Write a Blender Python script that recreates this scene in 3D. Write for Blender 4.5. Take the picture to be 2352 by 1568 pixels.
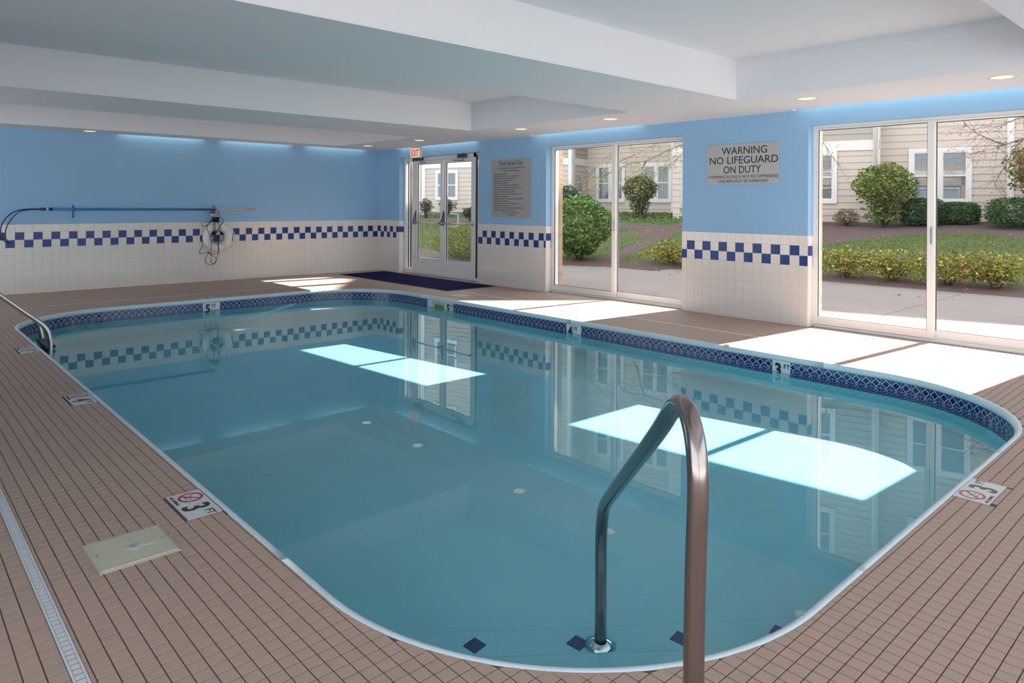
import bpy, math, random
import numpy as np
from mathutils import Vector, Matrix
random.seed(7); RNG = np.random.default_rng(11)
SC = bpy.context.scene; COL = SC.collection
for o in list(bpy.data.objects): bpy.data.objects.remove(o)
R = math.radians; PI = math.pi

# ------------------------------------------------------------------ camera
CAM_H = 1.3263; YAW = .7408; PITCH = -.0013; ROLL = .0052; FPX = 1619.0
fw = Vector((math.sin(YAW)*math.cos(PITCH), math.cos(YAW)*math.cos(PITCH), math.sin(PITCH)))
rt = Vector((math.cos(YAW), -math.sin(YAW), 0)); up = rt.cross(fw)
rc = rt*math.cos(ROLL) + up*math.sin(ROLL); uc = up*math.cos(ROLL) - rt*math.sin(ROLL)
cam = bpy.data.cameras.new('camera'); camo = bpy.data.objects.new('camera', cam); COL.objects.link(camo)
camo.matrix_world = Matrix(((rc.x, uc.x, -fw.x, 0), (rc.y, uc.y, -fw.y, 0), (rc.z, uc.z, -fw.z, CAM_H), (0, 0, 0, 1)))
cam.sensor_width = 36; cam.lens = FPX/2352*36; cam.shift_y = -(784-471.15)/2352; cam.clip_end = 300
SC.camera = camo

# ------------------------------------------------------------------ light, exposure
SC.view_settings.view_transform = 'Standard'; SC.view_settings.look = 'None'
SC.view_settings.gamma = 1; SC.view_settings.use_curve_mapping = False
SC.view_settings.exposure = 0.5
cy = SC.cycles
cy.use_denoising = True; cy.adaptive_threshold = .02; cy.max_bounces = 8; cy.diffuse_bounces = 4; cy.glossy_bounces = 4
cy.transmission_bounces = 6; cy.transparent_max_bounces = 12; cy.sample_clamp_indirect = 4.0
cy.caustics_refractive = True; cy.caustics_reflective = False; cy.blur_glossy = .5
world = bpy.data.worlds.new('sky'); SC.world = world; world.use_nodes = True
bg = world.node_tree.nodes['Background']; bg.inputs[0].default_value = (.87, .94, 1.0, 1); bg.inputs[1].default_value = 2.0
sun = bpy.data.lights.new('sun', 'SUN'); suno = bpy.data.objects.new('sun', sun); COL.objects.link(suno)
EL = R(37); SUN = Vector((-math.cos(EL), .103*math.cos(EL), -math.sin(EL)))
suno.rotation_euler = SUN.to_track_quat('-Z', 'Y').to_euler(); suno.location = (20, 0, 15)
sun.energy = 20; sun.angle = R(.53); sun.color = (1, .96, .9); sun.cycles.is_caustics_light = True

# ------------------------------------------------------------------ materials
def new_mat(name):
    m = bpy.data.materials.new(name); m.use_nodes = True
    return m, m.node_tree, m.node_tree.nodes['Principled BSDF']
def mat(name, col, rough=.6, metal=0, var=0, vscale=8, bump=0, bscale=60, spec=.5, emit=None, es=0, coat=0, stretch=None):
    m, nt, b = new_mat(name)
    b.inputs['Base Color'].default_value = (*col, 1); b.inputs['Roughness'].default_value = rough
    b.inputs['Metallic'].default_value = metal; b.inputs['Specular IOR Level'].default_value = spec
    b.inputs['Coat Weight'].default_value = coat
    if emit: b.inputs['Emission Color'].default_value = (*emit, 1); b.inputs['Emission Strength'].default_value = es
    if var or bump:
        g = nt.nodes.new('ShaderNodeNewGeometry'); src = g.outputs['Position']
        if stretch:
            mp = nt.nodes.new('ShaderNodeMapping'); mp.inputs['Scale'].default_value = stretch
            nt.links.new(src, mp.inputs['Vector']); src = mp.outputs[0]
    if var:
        n = nt.nodes.new('ShaderNodeTexNoise'); n.inputs['Scale'].default_value = vscale; n.inputs['Detail'].default_value = 4
        nt.links.new(src, n.inputs['Vector'])
        x = nt.nodes.new('ShaderNodeMix'); x.data_type = 'RGBA'
        x.inputs['A'].default_value = (*[c*(1-var) for c in col], 1); x.inputs['B'].default_value = (*[min(1, c*(1+var)) for c in col], 1)
        nt.links.new(n.outputs['Fac'], x.inputs['Factor']); nt.links.new(x.outputs['Result'], b.inputs['Base Color'])
    if bump:
        n2 = nt.nodes.new('ShaderNodeTexNoise'); n2.inputs['Scale'].default_value = bscale
        nt.links.new(src, n2.inputs['Vector'])
        bu = nt.nodes.new('ShaderNodeBump'); bu.inputs['Strength'].default_value = bump; bu.inputs['Distance'].default_value = .01
        nt.links.new(n2.outputs['Fac'], bu.inputs['Height']); nt.links.new(bu.outputs[0], b.inputs['Normal'])
    return m
def tile_mat(name, cols, pitch, rough, offs=(0, 0, 0), axes=(1, 1, 0), spec=.5, fine=0, blot=.0):
    """a colour drawn per tile cell, from the tile's own place in the grid"""
    m, nt, b = new_mat(name)
    g = nt.nodes.new('ShaderNodeNewGeometry')
    ad = nt.nodes.new('ShaderNodeVectorMath'); ad.operation = 'ADD'; ad.inputs[1].default_value = offs
    sc = nt.nodes.new('ShaderNodeVectorMath'); sc.operation = 'MULTIPLY'; sc.inputs[1].default_value = [a/pitch for a in axes]
    fl = nt.nodes.new('ShaderNodeVectorMath'); fl.operation = 'FLOOR'
    wn = nt.nodes.new('ShaderNodeTexWhiteNoise'); wn.noise_dimensions = '3D'
    rp = nt.nodes.new('ShaderNodeValToRGB'); e = rp.color_ramp.elements
    e[0].color = (*cols[0], 1); e[1].color = (*cols[-1], 1)
    for i, c in enumerate(cols[1:-1]): k = e.new((i+1)/(len(cols)-1)); k.color = (*c, 1)
    nt.links.new(g.outputs['Position'], ad.inputs[0]); nt.links.new(ad.outputs[0], sc.inputs[0])
    nt.links.new(sc.outputs[0], fl.inputs[0]); nt.links.new(fl.outputs[0], wn.inputs['Vector'])
    nt.links.new(wn.outputs['Value'], rp.inputs[0])
    out = rp.outputs[0]
    n = nt.nodes.new('ShaderNodeTexNoise'); n.inputs['Scale'].default_value = 1.1; n.inputs['Detail'].default_value = 5
    nt.links.new(g.outputs['Position'], n.inputs['Vector'])
    if blot:
        mr = nt.nodes.new('ShaderNodeMapRange'); mr.inputs['To Min'].default_value = 1-blot; mr.inputs['To Max'].default_value = 1+blot
        nt.links.new(n.outputs['Fac'], mr.inputs[0])
        mu = nt.nodes.new('ShaderNodeVectorMath'); mu.operation = 'SCALE'
        nt.links.new(out, mu.inputs[0]); nt.links.new(mr.outputs[0], mu.inputs['Scale']); out = mu.outputs[0]
    if fine:
        n3 = nt.nodes.new('ShaderNodeTexNoise'); n3.inputs['Scale'].default_value = 700
        nt.links.new(g.outputs['Position'], n3.inputs['Vector'])
        mr = nt.nodes.new('ShaderNodeMapRange'); mr.inputs['To Min'].default_value = 1-fine; mr.inputs['To Max'].default_value = 1+fine
        nt.links.new(n3.outputs['Fac'], mr.inputs[0])
        mu = nt.nodes.new('ShaderNodeVectorMath'); mu.operation = 'SCALE'
        nt.links.new(out, mu.inputs[0]); nt.links.new(mr.outputs[0], mu.inputs['Scale']); out = mu.outputs[0]
    nt.links.new(out, b.inputs['Base Color']); b.inputs['Roughness'].default_value = rough; b.inputs['Specular IOR Level'].default_value = spec
    return m
def leaf_mat(name):
    m, nt, b = new_mat(name)
    a = nt.nodes.new('ShaderNodeAttribute'); a.attribute_name = 'leafcol'
    nt.links.new(a.outputs['Color'], b.inputs['Base Color']); b.inputs['Roughness'].default_value = .55
    tr = nt.nodes.new('ShaderNodeBsdfTranslucent'); mx = nt.nodes.new('ShaderNodeMixShader'); mx.inputs[0].default_value = .35
    nt.links.new(a.outputs['Color'], tr.inputs[0]); o = nt.nodes['Material Output']
    nt.links.new(b.outputs[0], mx.inputs[1]); nt.links.new(tr.outputs[0], mx.inputs[2]); nt.links.new(mx.outputs[0], o.inputs[0])
    return m
def schlick(nt, r0, lift=1.0):
    g = nt.nodes.new('ShaderNodeNewGeometry'); d = nt.nodes.new('ShaderNodeVectorMath'); d.operation = 'DOT_PRODUCT'
    nt.links.new(g.outputs['Incoming'], d.inputs[0]); nt.links.new(g.outputs['Normal'], d.inputs[1])
    def mth(op, a, bb):
        n = nt.nodes.new('ShaderNodeMath'); n.operation = op
        for i, v in enumerate((a, bb)):
            if v is None: continue
            if isinstance(v, (int, float)): n.inputs[i].default_value = v
            else: nt.links.new(v, n.inputs[i])
        return n.outputs[0]
    c = mth('ABSOLUTE', d.outputs['Value'], None); x = mth('SUBTRACT', 1.0, c); p = mth('POWER', x, 5.0)
    return mth('MULTIPLY_ADD', p, None) if False else mth('ADD', mth('MULTIPLY', p, (1-r0)*lift), r0)
def glass_mat(name, tint, r0=.04, lift=1.0):
    m = bpy.data.materials.new(name); m.use_nodes = True; nt = m.node_tree; nt.nodes.clear()
    o = nt.nodes.new('ShaderNodeOutputMaterial'); t = nt.nodes.new('ShaderNodeBsdfTransparent'); t.inputs[0].default_value = (*tint, 1)
    gl = nt.nodes.new('ShaderNodeBsdfGlossy'); gl.inputs['Roughness'].default_value = 0
    mx = nt.nodes.new('ShaderNodeMixShader'); nt.links.new(schlick(nt, r0, lift), mx.inputs[0])
    nt.links.new(t.outputs[0], mx.inputs[1]); nt.links.new(gl.outputs[0], mx.inputs[2]); nt.links.new(mx.outputs[0], o.inputs[0])
    return m
def water_mat():
    m = bpy.data.materials.new('pool water'); m.use_nodes = True; nt = m.node_tree; nt.nodes.clear()
    o = nt.nodes.new('ShaderNodeOutputMaterial'); g = nt.nodes.new('ShaderNodeBsdfGlass')
    g.inputs['Roughness'].default_value = 0; g.inputs['IOR'].default_value = 1.33; g.inputs['Color'].default_value = (.86, .965, 1, 1)
    nt.links.new(g.outputs[0], o.inputs[0])
    p = nt.nodes.new('ShaderNodeNewGeometry'); n = nt.nodes.new('ShaderNodeTexNoise'); n.inputs['Scale'].default_value = 2.2; n.inputs['Detail'].default_value = 3
    nt.links.new(p.outputs['Position'], n.inputs['Vector'])
    b = nt.nodes.new('ShaderNodeBump'); b.inputs['Strength'].default_value = .006; b.inputs['Distance'].default_value = .05
    nt.links.new(n.outputs['Fac'], b.inputs['Height']); nt.links.new(b.outputs[0], g.inputs['Normal'])
    return m
def diamond_mat():
    m, nt, b = new_mat('navy diamond tile')
    uv = nt.nodes.new('ShaderNodeTexCoord'); s = nt.nodes.new('ShaderNodeSeparateXYZ'); nt.links.new(uv.outputs['UV'], s.inputs[0])
    def mth(op, a, bb=None):
        n = nt.nodes.new('ShaderNodeMath'); n.operation = op
        for i, v in enumerate((a, bb)):
            if v is None: continue
            if isinstance(v, (int, float)): n.inputs[i].default_value = v
            else: nt.links.new(v, n.inputs[i])
        return n.outputs[0]
    d = mth('ADD', mth('ABSOLUTE', mth('SUBTRACT', s.outputs[0], .5)), mth('ABSOLUTE', mth('SUBTRACT', s.outputs[1], .5)))
    inner = mth('LESS_THAN', d, .37); ring = mth('MULTIPLY', mth('GREATER_THAN', d, .37), mth('LESS_THAN', d, .44))
    x = nt.nodes.new('ShaderNodeMix'); x.data_type = 'RGBA'; x.inputs['A'].default_value = (.012, .035, .20, 1); x.inputs['B'].default_value = (.004, .012, .05, 1)
    nt.links.new(inner, x.inputs['Factor'])
    y = nt.nodes.new('ShaderNodeMix'); y.data_type = 'RGBA'; y.inputs['B'].default_value = (.80, .81, .82, 1)
    nt.links.new(ring, y.inputs['Factor']); nt.links.new(x.outputs['Result'], y.inputs['A']); nt.links.new(y.outputs['Result'], b.inputs['Base Color'])
    b.inputs['Roughness'].default_value = .15
    return m

DECK_P = .05067; DECK_X0 = .5757 % DECK_P; DECK_Y0 = 3.080 % DECK_P
TW = .111
M = dict(
    paint=mat('light blue wall paint', (.305, .53, .80), .55, var=.03, vscale=2, bump=.05, bscale=150),
    ceil=mat('white ceiling paint', (.80, .80, .845), .7, bump=.04, bscale=120),
    deck=tile_mat('taupe deck tile', [(.45, .322, .26), (.475, .336, .271), (.46, .33, .264), (.49, .34, .264)], DECK_P, .5, offs=(-DECK_X0, -DECK_Y0, 0), fine=.10, blot=.10, spec=.35),
    grout=mat('dark deck grout', (.10, .075, .062), .9, var=.3, vscale=5),
    wtile=tile_mat('cream wall tile', [(.78, .735, .69), (.80, .76, .715), (.79, .745, .70)], TW, .14, axes=(1, 1, 1)),
    btile=tile_mat('royal blue wall tile', [(.012, .045, .21), (.018, .062, .27)], TW, .22, axes=(1, 1, 1), spec=.3),
    wgrout=mat('pale wall grout', (.72, .68, .64), .8),
    cope=mat('white coping', (.62, .74, .78), .35, var=.08, vscale=3),
    plaster=mat('pale blue pool plaster', (.38, .87, 1.0), .75, var=.07, vscale=3.0, bump=.1, bscale=6),
    diamond=diamond_mat(), dgrout=mat('white band grout', (.74, .77, .79), .8),
    marker=mat('white marker tile', (.66, .67, .68), .25, var=.02), black=mat('black lettering', (.012, .012, .015), .4),
    grey_ink=mat('worn and glare-paled grey lettering', (.13, .12, .13), .5), red=mat('red sign ink', (.50, .03, .035), .4), pale_red=mat('faded and glare-paled red ink', (.55, .16, .14), .5),  # the paler inks also carry sun glare on two deck markers
    steel=mat('brushed steel', (.35, .295, .28), .22, metal=1, var=.12, vscale=9, bump=.03, bscale=30, stretch=(1, 1, .05)),
    chrome=mat('chrome', (.75, .78, .8), .08, metal=1), dark=mat('dark gasket rubber', (.02, .02, .022), .5),
    alum=mat('white aluminium frame', (.88, .86, .84), .4, var=.03, vscale=4), alum2=mat('satin aluminium', (.62, .63, .64), .28, metal=.7),
    glass=glass_mat('window glass', (.965, .97, .965), .017, .9), water=water_mat(),
    navy=mat('navy door mat pile', (.007, .007, .06), .95, spec=.1, var=.35, vscale=14, bump=.6, bscale=500),
    matedge=mat('navy rubber border', (.008, .008, .03), .6),
    lid=mat('cream plastic lid', (.54, .52, .40), .45, var=.06, vscale=10, bump=.08, bscale=90), lidpin=mat('grey lid pin', (.33, .35, .42), .4),
    slot=mat('white drain plastic', (.66, .68, .70), .4), slotdark=mat('drain slot shadow gap', (.10, .10, .11), .8),
    sign=mat('grey sign panel', (.40, .385, .385), .35, var=.02), sign2=mat('light grey sign panel', (.47, .46, .46), .3, var=.02),
    exit=mat('white exit sign housing', (.72, .68, .60), .5), closer=mat('dark grey closer body', (.07, .09, .10), .4, metal=.4),
    bpole=mat('blue aluminium pole', (.02, .20, .42), .3, metal=.3), hook=mat('dark blue hook tube', (.008, .035, .11), .35),
    bracket=mat('blue painted bracket', (.02, .16, .40), .4),
    wpole=mat('white pole sleeve', (.62, .58, .52), .4), grip=mat('worn orange foam grip', (.60, .36, .17), .7),
    buoy=mat('white ring buoy shell', (.86, .86, .84), .5), rope=mat('white rope', (.80, .80, .80), .8), brope=mat('black rope', (.012, .012, .014), .8),
    ball=mat('red float shell', (.45, .015, .02), .3), ballw=mat('white float shell', (.7, .66, .62), .35),
    gold=mat('gold downlight reflector', (.80, .62, .28), .25, metal=.9), lamp=mat('warm lamp lens', (.9, .8, .5), .5, emit=(1, .78, .36), es=.95),
    tube=mat('cool fluorescent tube', (.9, .95, .9), .5, emit=(.9, 1, .85), es=.8),
    conc=mat('grey patio concrete', (.23, .198, .19), .85, var=.10, vscale=1.2, bump=.12, bscale=40), concj=mat('dark slab joint', (.07, .065, .06), .95),
    mulch=mat('brown bark mulch', (.10, .062, .058), .95, var=.45, vscale=14, bump=.8, bscale=25),
    lawn=mat('autumn lawn turf', (.075, .105, .022), .95, var=.45, vscale=1.3, bump=.8, bscale=30),
    cover=mat('dark green ground cover soil', (.055, .10, .025), .95, var=.4, vscale=5, bump=.8, bscale=30),
    leaf=leaf_mat('leaf'), bark=mat('grey brown bark', (.14, .10, .08), .9, var=.3, vscale=20, bump=.4, bscale=60),
    siding=mat('cream lap siding', (.52, .43, .378), .7, var=.03, vscale=1.2), beige=mat('beige lap siding', (.36, .315, .28), .7, var=.03, vscale=1.2),
    trim=mat('white exterior trim', (.655, .62, .615), .6), hglass=mat('hotel window glass', (.06, .065, .07), .03, spec=1.0),
    curtain=mat('grey pleated curtain', (.72, .70, .67), .8), roof=mat('grey roof shingle', (.16, .155, .15), .9, var=.2, vscale=6),
    brick=tile_mat('tan brick', [(.42, .27, .18), (.55, .37, .25), (.48, .30, .20)], .075, .85, axes=(.3, .3, 1)), mortar=mat('light mortar', (.50, .47, .43), .9),
    darkgr=mat('dark window grille', (.12, .11, .10), .6), vent=mat('dark vent slot', (.06, .06, .065), .6), hose=mat('green downspout adaptor', (.10, .24, .18), .6),
)

# ------------------------------------------------------------------ mesh helpers
class MB:
    def __init__(s): s.v = []; s.f = []; s.uv = {}
    def quad(s, a, b, c, d): n = len(s.v); s.v += [a, b, c, d]; s.f.append((n, n+1, n+2, n+3)); return s
    def box(s, x0, y0, z0, x1, y1, z1, fn=None):
        n = len(s.v)
        p = [(x0, y0, z0), (x1, y0, z0), (x1, y1, z0), (x0, y1, z0), (x0, y0, z1), (x1, y0, z1), (x1, y1, z1), (x0, y1, z1)]
        if fn: p = [fn(*q) for q in p]
        s.v += p
        s.f += [(n, n+3, n+2, n+1), (n+4, n+5, n+6, n+7), (n, n+1, n+5, n+4), (n+1, n+2, n+6, n+5), (n+2, n+3, n+7, n+6), (n+3, n, n+4, n+7)]
        return s
    def tube(s, pts, r, k=12, cap=True, closed=False):
        pts = [Vector(p) for p in pts]; n0 = len(s.v); N = len(pts)
        t = (pts[1]-pts[0]).normalized(); a = Vector((0, 0, 1)) if abs(t.z) < .9 else Vector((1, 0, 0)); nrm = t.cross(a).normalized()
        for i, p in enumerate(pts):
            if closed: t = (pts[(i+1) % N]-pts[i-1]).normalized()
            else: t = (pts[min(i+1, N-1)]-pts[max(i-1, 0)]).normalized()
            nrm = (nrm - t*nrm.dot(t)).normalized(); b = t.cross(nrm); rr = r[i] if isinstance(r, (list, tuple)) else r
            for j in range(k):
                an = 2*PI*j/k; s.v.append(tuple(p + nrm*(rr*math.cos(an)) + b*(rr*math.sin(an))))
        for i in range(N if closed else N-1):
            for j in range(k):
                a0 = n0+i*k; a1 = n0+((i+1) % N)*k; s.f.append((a0+j, a0+(j+1) % k, a1+(j+1) % k, a1+j))
        if cap and not closed:
            s.f.append(tuple(n0+j for j in range(k))[::-1]); s.f.append(tuple(n0+(N-1)*k+j for j in range(k)))
        return s
    def lathe(s, prof, c=(0, 0, 0), ax=(0, 0, 1), k=24):
        ax = Vector(ax).normalized(); a = Vector((1, 0, 0)) if abs(ax.x) < .9 else Vector((0, 1, 0)); u = ax.cross(a).normalized(); w = ax.cross(u); c = Vector(c); n0 = len(s.v)
        for r_, h_ in prof:
            for j in range(k): an = 2*PI*j/k; s.v.append(tuple(c + ax*h_ + u*(r_*math.cos(an)) + w*(r_*math.sin(an))))
        for i in range(len(prof)-1):
            for j in range(k): s.f.append((n0+i*k+j, n0+i*k+(j+1) % k, n0+(i+1)*k+(j+1) % k, n0+(i+1)*k+j))
        return s
    def prism(s, poly, z0, z1):
        n = len(s.v); k = len(poly)
        s.v += [(x, y, z0) for x, y in poly] + [(x, y, z1) for x, y in poly]
        s.f.append(tuple(range(n, n+k))[::-1]); s.f.append(tuple(range(n+k, n+2*k)))
        for i in range(k): j = (i+1) % k; s.f.append((n+i, n+j, n+k+j, n+k+i))
        return s
    def mesh(s, name, smooth=False):
        me = bpy.data.meshes.new(name); me.from_pydata(s.v, [], s.f)
        if smooth: me.polygons.foreach_set('use_smooth', [True]*len(me.polygons))
        me.update(); return me
def tags(o, label=None, cat=None, group=None, kind=None):
    if label: o['label'] = label
    if cat: o['category'] = cat
    if group: o['group'] = group
    if kind: o['kind'] = kind
    return o
def obj(name, mb, m, parent=None, label=None, cat=None, group=None, kind=None, smooth=False, bevel=0, loc=None, seg=2):
    me = mb.mesh(name, smooth) if isinstance(mb, MB) else mb
    o = bpy.data.objects.new(name, me); COL.objects.link(o)
    if m is not None and not me.materials: me.materials.append(m)
    if parent: o.parent = parent
    if loc: o.location = loc
    if bevel:
        bv = o.modifiers.new('bevel', 'BEVEL'); bv.width = bevel; bv.segments = seg; bv.limit_method = 'ANGLE'; bv.angle_limit = R(40)
    return tags(o, label, cat, group, kind)
def empty(name, loc=(0, 0, 0), label=None, cat=None, group=None, kind=None, parent=None):
    o = bpy.data.objects.new(name, None); COL.objects.link(o); o.location = loc; o.empty_display_size = .1
    if parent: o.parent = parent
    return tags(o, label, cat, group, kind)
def rel(mb, o):
    l = o.location; mb.v = [(a-l.x, b-l.y, c-l.z) for a, b, c in mb.v]; return mb
def part(name, mb, m, parent, **k):                       # world-space verts under a parent at its own location
    base = Vector((0, 0, 0)); p = parent
    while p: base += p.location; p = p.parent
    mb.v = [(a-base.x, b-base.y, c-base.z) for a, b, c in mb.v]
    return obj(name, mb, m, parent, **k)
def text_mesh(lines, right, upv, org, ext=.0006):
    """lines: (string, size, x, y, align, fatten). Flat lettering with a hair of thickness."""
    right = Vector(right); upv = Vector(upv); nr = right.cross(upv); mb = MB()
    for s_, size, x, y, al, fat, sx in lines:
        cu = bpy.data.curves.new('t', 'FONT'); cu.body = s_; cu.size = size; cu.align_x = al; cu.extrude = ext; cu.offset = fat; cu.resolution_u = 3
        t = bpy.data.objects.new('t', cu); COL.objects.link(t); bpy.context.view_layer.update()
        me = bpy.data.meshes.new_from_object(t.evaluated_get(bpy.context.evaluated_depsgraph_get())); n = len(mb.v)
        for v in me.vertices:
            q = Vector(org) + right*(x+v.co.x*sx) + upv*(y+v.co.y) + nr*(v.co.z+ext); mb.v.append(tuple(q))
        for p in me.polygons: mb.f.append(tuple(i+n for i in p.vertices))
        bpy.data.objects.remove(t); bpy.data.meshes.remove(me); bpy.data.curves.remove(cu)
    return mb
def catmull(P, n=8, closed=False):
    P = [Vector(p) for p in P]; out = []; N = len(P)
    for i in range(N if closed else N-1):
        if closed: a, b, c, d = P[i-1], P[i], P[(i+1) % N], P[(i+2) % N]
        else: a, b, c, d = P[max(i-1, 0)], P[i], P[i+1], P[min(i+2, N-1)]
        for j in range(n):
            t = j/n; out.append(.5*((2*b)+(c-a)*t+(2*a-5*b+4*c-d)*t*t+(3*b-a-3*c+d)*t**3))
    if not closed: out.append(P[-1])
    return out

# ------------------------------------------------------------------ pool outline
PX0, PX1, PY0, PY1, PR = 1.14, 6.015, 1.02, 10.01, 1.15
def outline(off, step=.06):
    r_ = PR-off; cs = [(PX1-PR, PY0+PR, -90), (PX1-PR, PY1-PR, 0), (PX0+PR, PY1-PR, 90), (PX0+PR, PY0+PR, 180)]; pts = []
    n = max(8, int(r_*PI/2/step))
    for cx, cy_, a0 in cs:
        for i in range(n+1):
            a = R(a0+90*i/n); pts.append((cx+r_*math.cos(a), cy_+r_*math.sin(a)))
    return pts                                           # counter-clockwise, from the near side
def inside(x, y, off=0):
    if x < PX0+off or x > PX1-off or y < PY0+off or y > PY1-off: return False
    cx = min(max(x, PX0+PR), PX1-PR); cy_ = min(max(y, PY0+PR), PY1-PR)
    return (x-cx)**2+(y-cy_)**2 <= (PR-off)**2
def snap(x, y):
    """push a point that lies inside the pool out to its edge"""
    if not inside(x, y): return x, y
    cx = min(max(x, PX0+PR), PX1-PR); cy_ = min(max(y, PY0+PR), PY1-PR); d = math.hypot(x-cx, y-cy_)
    if d < 1e-6: return x, y
    return cx+(x-cx)/d*PR, cy_+(y-cy_)/d*PR

# ------------------------------------------------------------------ room shell
XW, YB, XL, YF = 7.5835, 12.2519, -1.6, -2.4
ZS, ZC = 2.378, 2.77
# ceiling: soffit grid with raised coffers and light slots along the walls
coffers = [(3.68, 1.04), (7.86, 5.0), (11.6, 9.25)]
slots_r = [(11.52, 9.13), (7.81, 5.67), (3.64, .9)]
slots_b = [(2.87, 4.17), (4.44, 5.73), (5.99, 7.27)]
xs = sorted({XL, 0.0, 6.385, XW-.10, XW} | {a for s_ in slots_b for a in s_}); ys = sorted({YF, -.3, YB-.10, YB} | {a for s_ in coffers+slots_r for a in s_})
def ch(x, y):
    if 0 < x < 6.385 and (any(b < y < a for a, b in coffers) or y < -.3): return ZC
    if x > XW-.10 and any(b < y < a for a, b in slots_r): return 2.54
    if y > YB-.10 and any(a < x < b for a, b in slots_b): return 2.54
    return ZS
cb = MB(); H = {}
for i in range(len(xs)-1):
    for j in range(len(ys)-1):
        h_ = ch((xs[i]+xs[i+1])/2, (ys[j]+ys[j+1])/2); H[i, j] = h_
        cb.quad((xs[i], ys[j], h_), (xs[i], ys[j+1], h_), (xs[i+1], ys[j+1], h_), (xs[i+1], ys[j], h_))
for (i, j), h_ in H.items():
    if (i+1, j) in H and H[i+1, j] != h_: g_ = H[i+1, j]; cb.quad((xs[i+1], ys[j], h_), (xs[i+1], ys[j+1], h_), (xs[i+1], ys[j+1], g_), (xs[i+1], ys[j], g_))
    if (i, j+1) in H and H[i, j+1] != h_: g_ = H[i, j+1]; cb.quad((xs[i], ys[j+1], h_), (xs[i+1], ys[j+1], h_), (xs[i+1], ys[j+1], g_), (xs[i], ys[j+1], g_))
cb.box(XL-.2, YF-.2, 2.80, XW+.45, YB+.2, 3.05)
obj('ceiling', cb, M['ceil'], label='white ceiling with raised rectangular coffers above the pool', cat='ceiling', kind='structure')

# walls
W1 = (5.11, 7.53); W2 = (1.22, 3.50); DR = (9.13, 11.52); ZH = 2.205; XO = 7.84
wr = MB()
for a, b in ((YF, W2[0]), (W2[1], W1[0]), (W1[1], DR[0]), (DR[1], YB+.2)): wr.box(XW, a, -.1, XO, b, ZH)
wr.box(XW, YF, ZH, 7.80, YB+.2, 2.79)
wall_right = obj('wall_right', wr, M['paint'], label='light blue window wall with cream tile below', cat='wall', kind='structure')
wall_back = obj('wall_back', MB().box(XL, YB, -.1, XW, YB+.2, 2.79), M['paint'], label='light blue back wall above the cream tile dado', cat='wall', kind='structure')
wl = MB()                                                # left and near wall, out of view: openings added to let in fill daylight
for a, b in ((YF, -2.2), (2.3, 8.1), (11.6, YB)): wl.box(XL-.2, a, -.1, XL, b, 2.79)
wl.box(XL-.2, YF, -.1, XL, YB, .10); wl.box(XL-.2, YF, 2.3, XL, YB, 2.79)
obj('wall_left', wl, M['paint'], label='blue side wall beside the walkway with unseen openings added for fill daylight', cat='wall', kind='structure')
wf = MB()  # near wall behind the camera, its openings also added as a fill source
for a, b in ((XL-.2, -1.4), (1.5, 1.6), (4.6, 4.7), (7.3, XW)): wf.box(a, YF-.2, -.1, b, YF, 2.79)
wf.box(XL, YF-.2, -.1, XW, YF, .10); wf.box(XL, YF-.2, 2.3, XW, YF, 2.79)
obj('wall_front', wf, M['paint'], label='blue near wall behind the viewer with openings added for fill daylight', cat='wall', kind='structure')

# wall tiles: nine rows, the second and third from the top make the blue checkerboard
def wall_tile_mesh(w, name='tile'):
    g, t, c = .0019, .0026, .0009; a, b = g/2, w-g/2; h0, h1 = g/2, TW-g/2
    mb = MB(); v = [(a, 0, h0), (b, 0, h0), (b, 0, h1), (a, 0, h1), (a+c, -t, h0+c), (b-c, -t, h0+c), (b-c, -t, h1-c), (a+c, -t, h1-c)]
    mb.v = v; mb.f = [(4, 5, 6, 7), (0, 1, 5, 4), (1, 2, 6, 5), (2, 3, 7, 6), (3, 0, 4, 7)]
    return mb
MESHC = {}
def tile_run(wall, p0, p1, origin, nrm, upper, budget, key):
    """p(u) along a wall from u0 to u1; columns aligned to origin; upper = parity of the blue tile in the upper row"""
    axis, fixed, flip, u0, u1 = p0
    cols = []; k = math.floor((u0-origin)/TW)
    while origin+k*TW < u1-1e-4:
        a = max(u0, origin+k*TW); b = min(u1, origin+(k+1)*TW)
        if b-a > .012: cols.append((k, a, b))
        k += 1
    stuff = MB()
    for k, a, b in cols:
        for r_ in range(9):
            blue = (r_ == 7 and k % 2 == upper) or (r_ == 6 and k % 2 != upper)
            w = round(b-a, 3)
            ck = ('b' if blue else 'w', w)
            if ck not in MESHC:
                me = wall_tile_mesh(w).mesh('tile'); me.materials.append(M['btile'] if blue else M['wtile']); MESHC[ck] = me
            if axis == 'x': loc = (a, fixed, r_*TW); rot = 0
            elif axis == 'y-': loc = (fixed, b, r_*TW); rot = -PI/2     # faces -X
            elif axis == 'jx': loc = (b, fixed, r_*TW); rot = PI        # faces +Y
            elif axis == 'jn': loc = (a, fixed, r_*TW); rot = 0         # faces -Y
            if blue or budget[0] > 0:
                o = bpy.data.objects.new('blue_tile' if blue else 'tile', MESHC[ck]); COL.objects.link(o); o.parent = wall
                o.location = loc; o.rotation_euler.z = rot
                if not blue: budget[0] -= 1
            else:
                c, s_ = math.cos(rot), math.sin(rot); mb = wall_tile_mesh(w)
                n = len(stuff.v); stuff.v += [(loc[0]+x*c-y*s_, loc[1]+x*s_+y*c, loc[2]+z) for x, y, z in mb.v]; stuff.f += [tuple(i+n for i in f) for f in mb.f]
    if stuff.v: obj('distant_tiles', stuff, M['wtile'], wall, kind='stuff')
gr = MB().box(1.0, YB-.002, 0, XW, YB, 9*TW); gr.box(XL, YB-.002, 0, 1.0, YB, 9*TW); obj('grout_bed', gr, M['wgrout'], wall_back)
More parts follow.
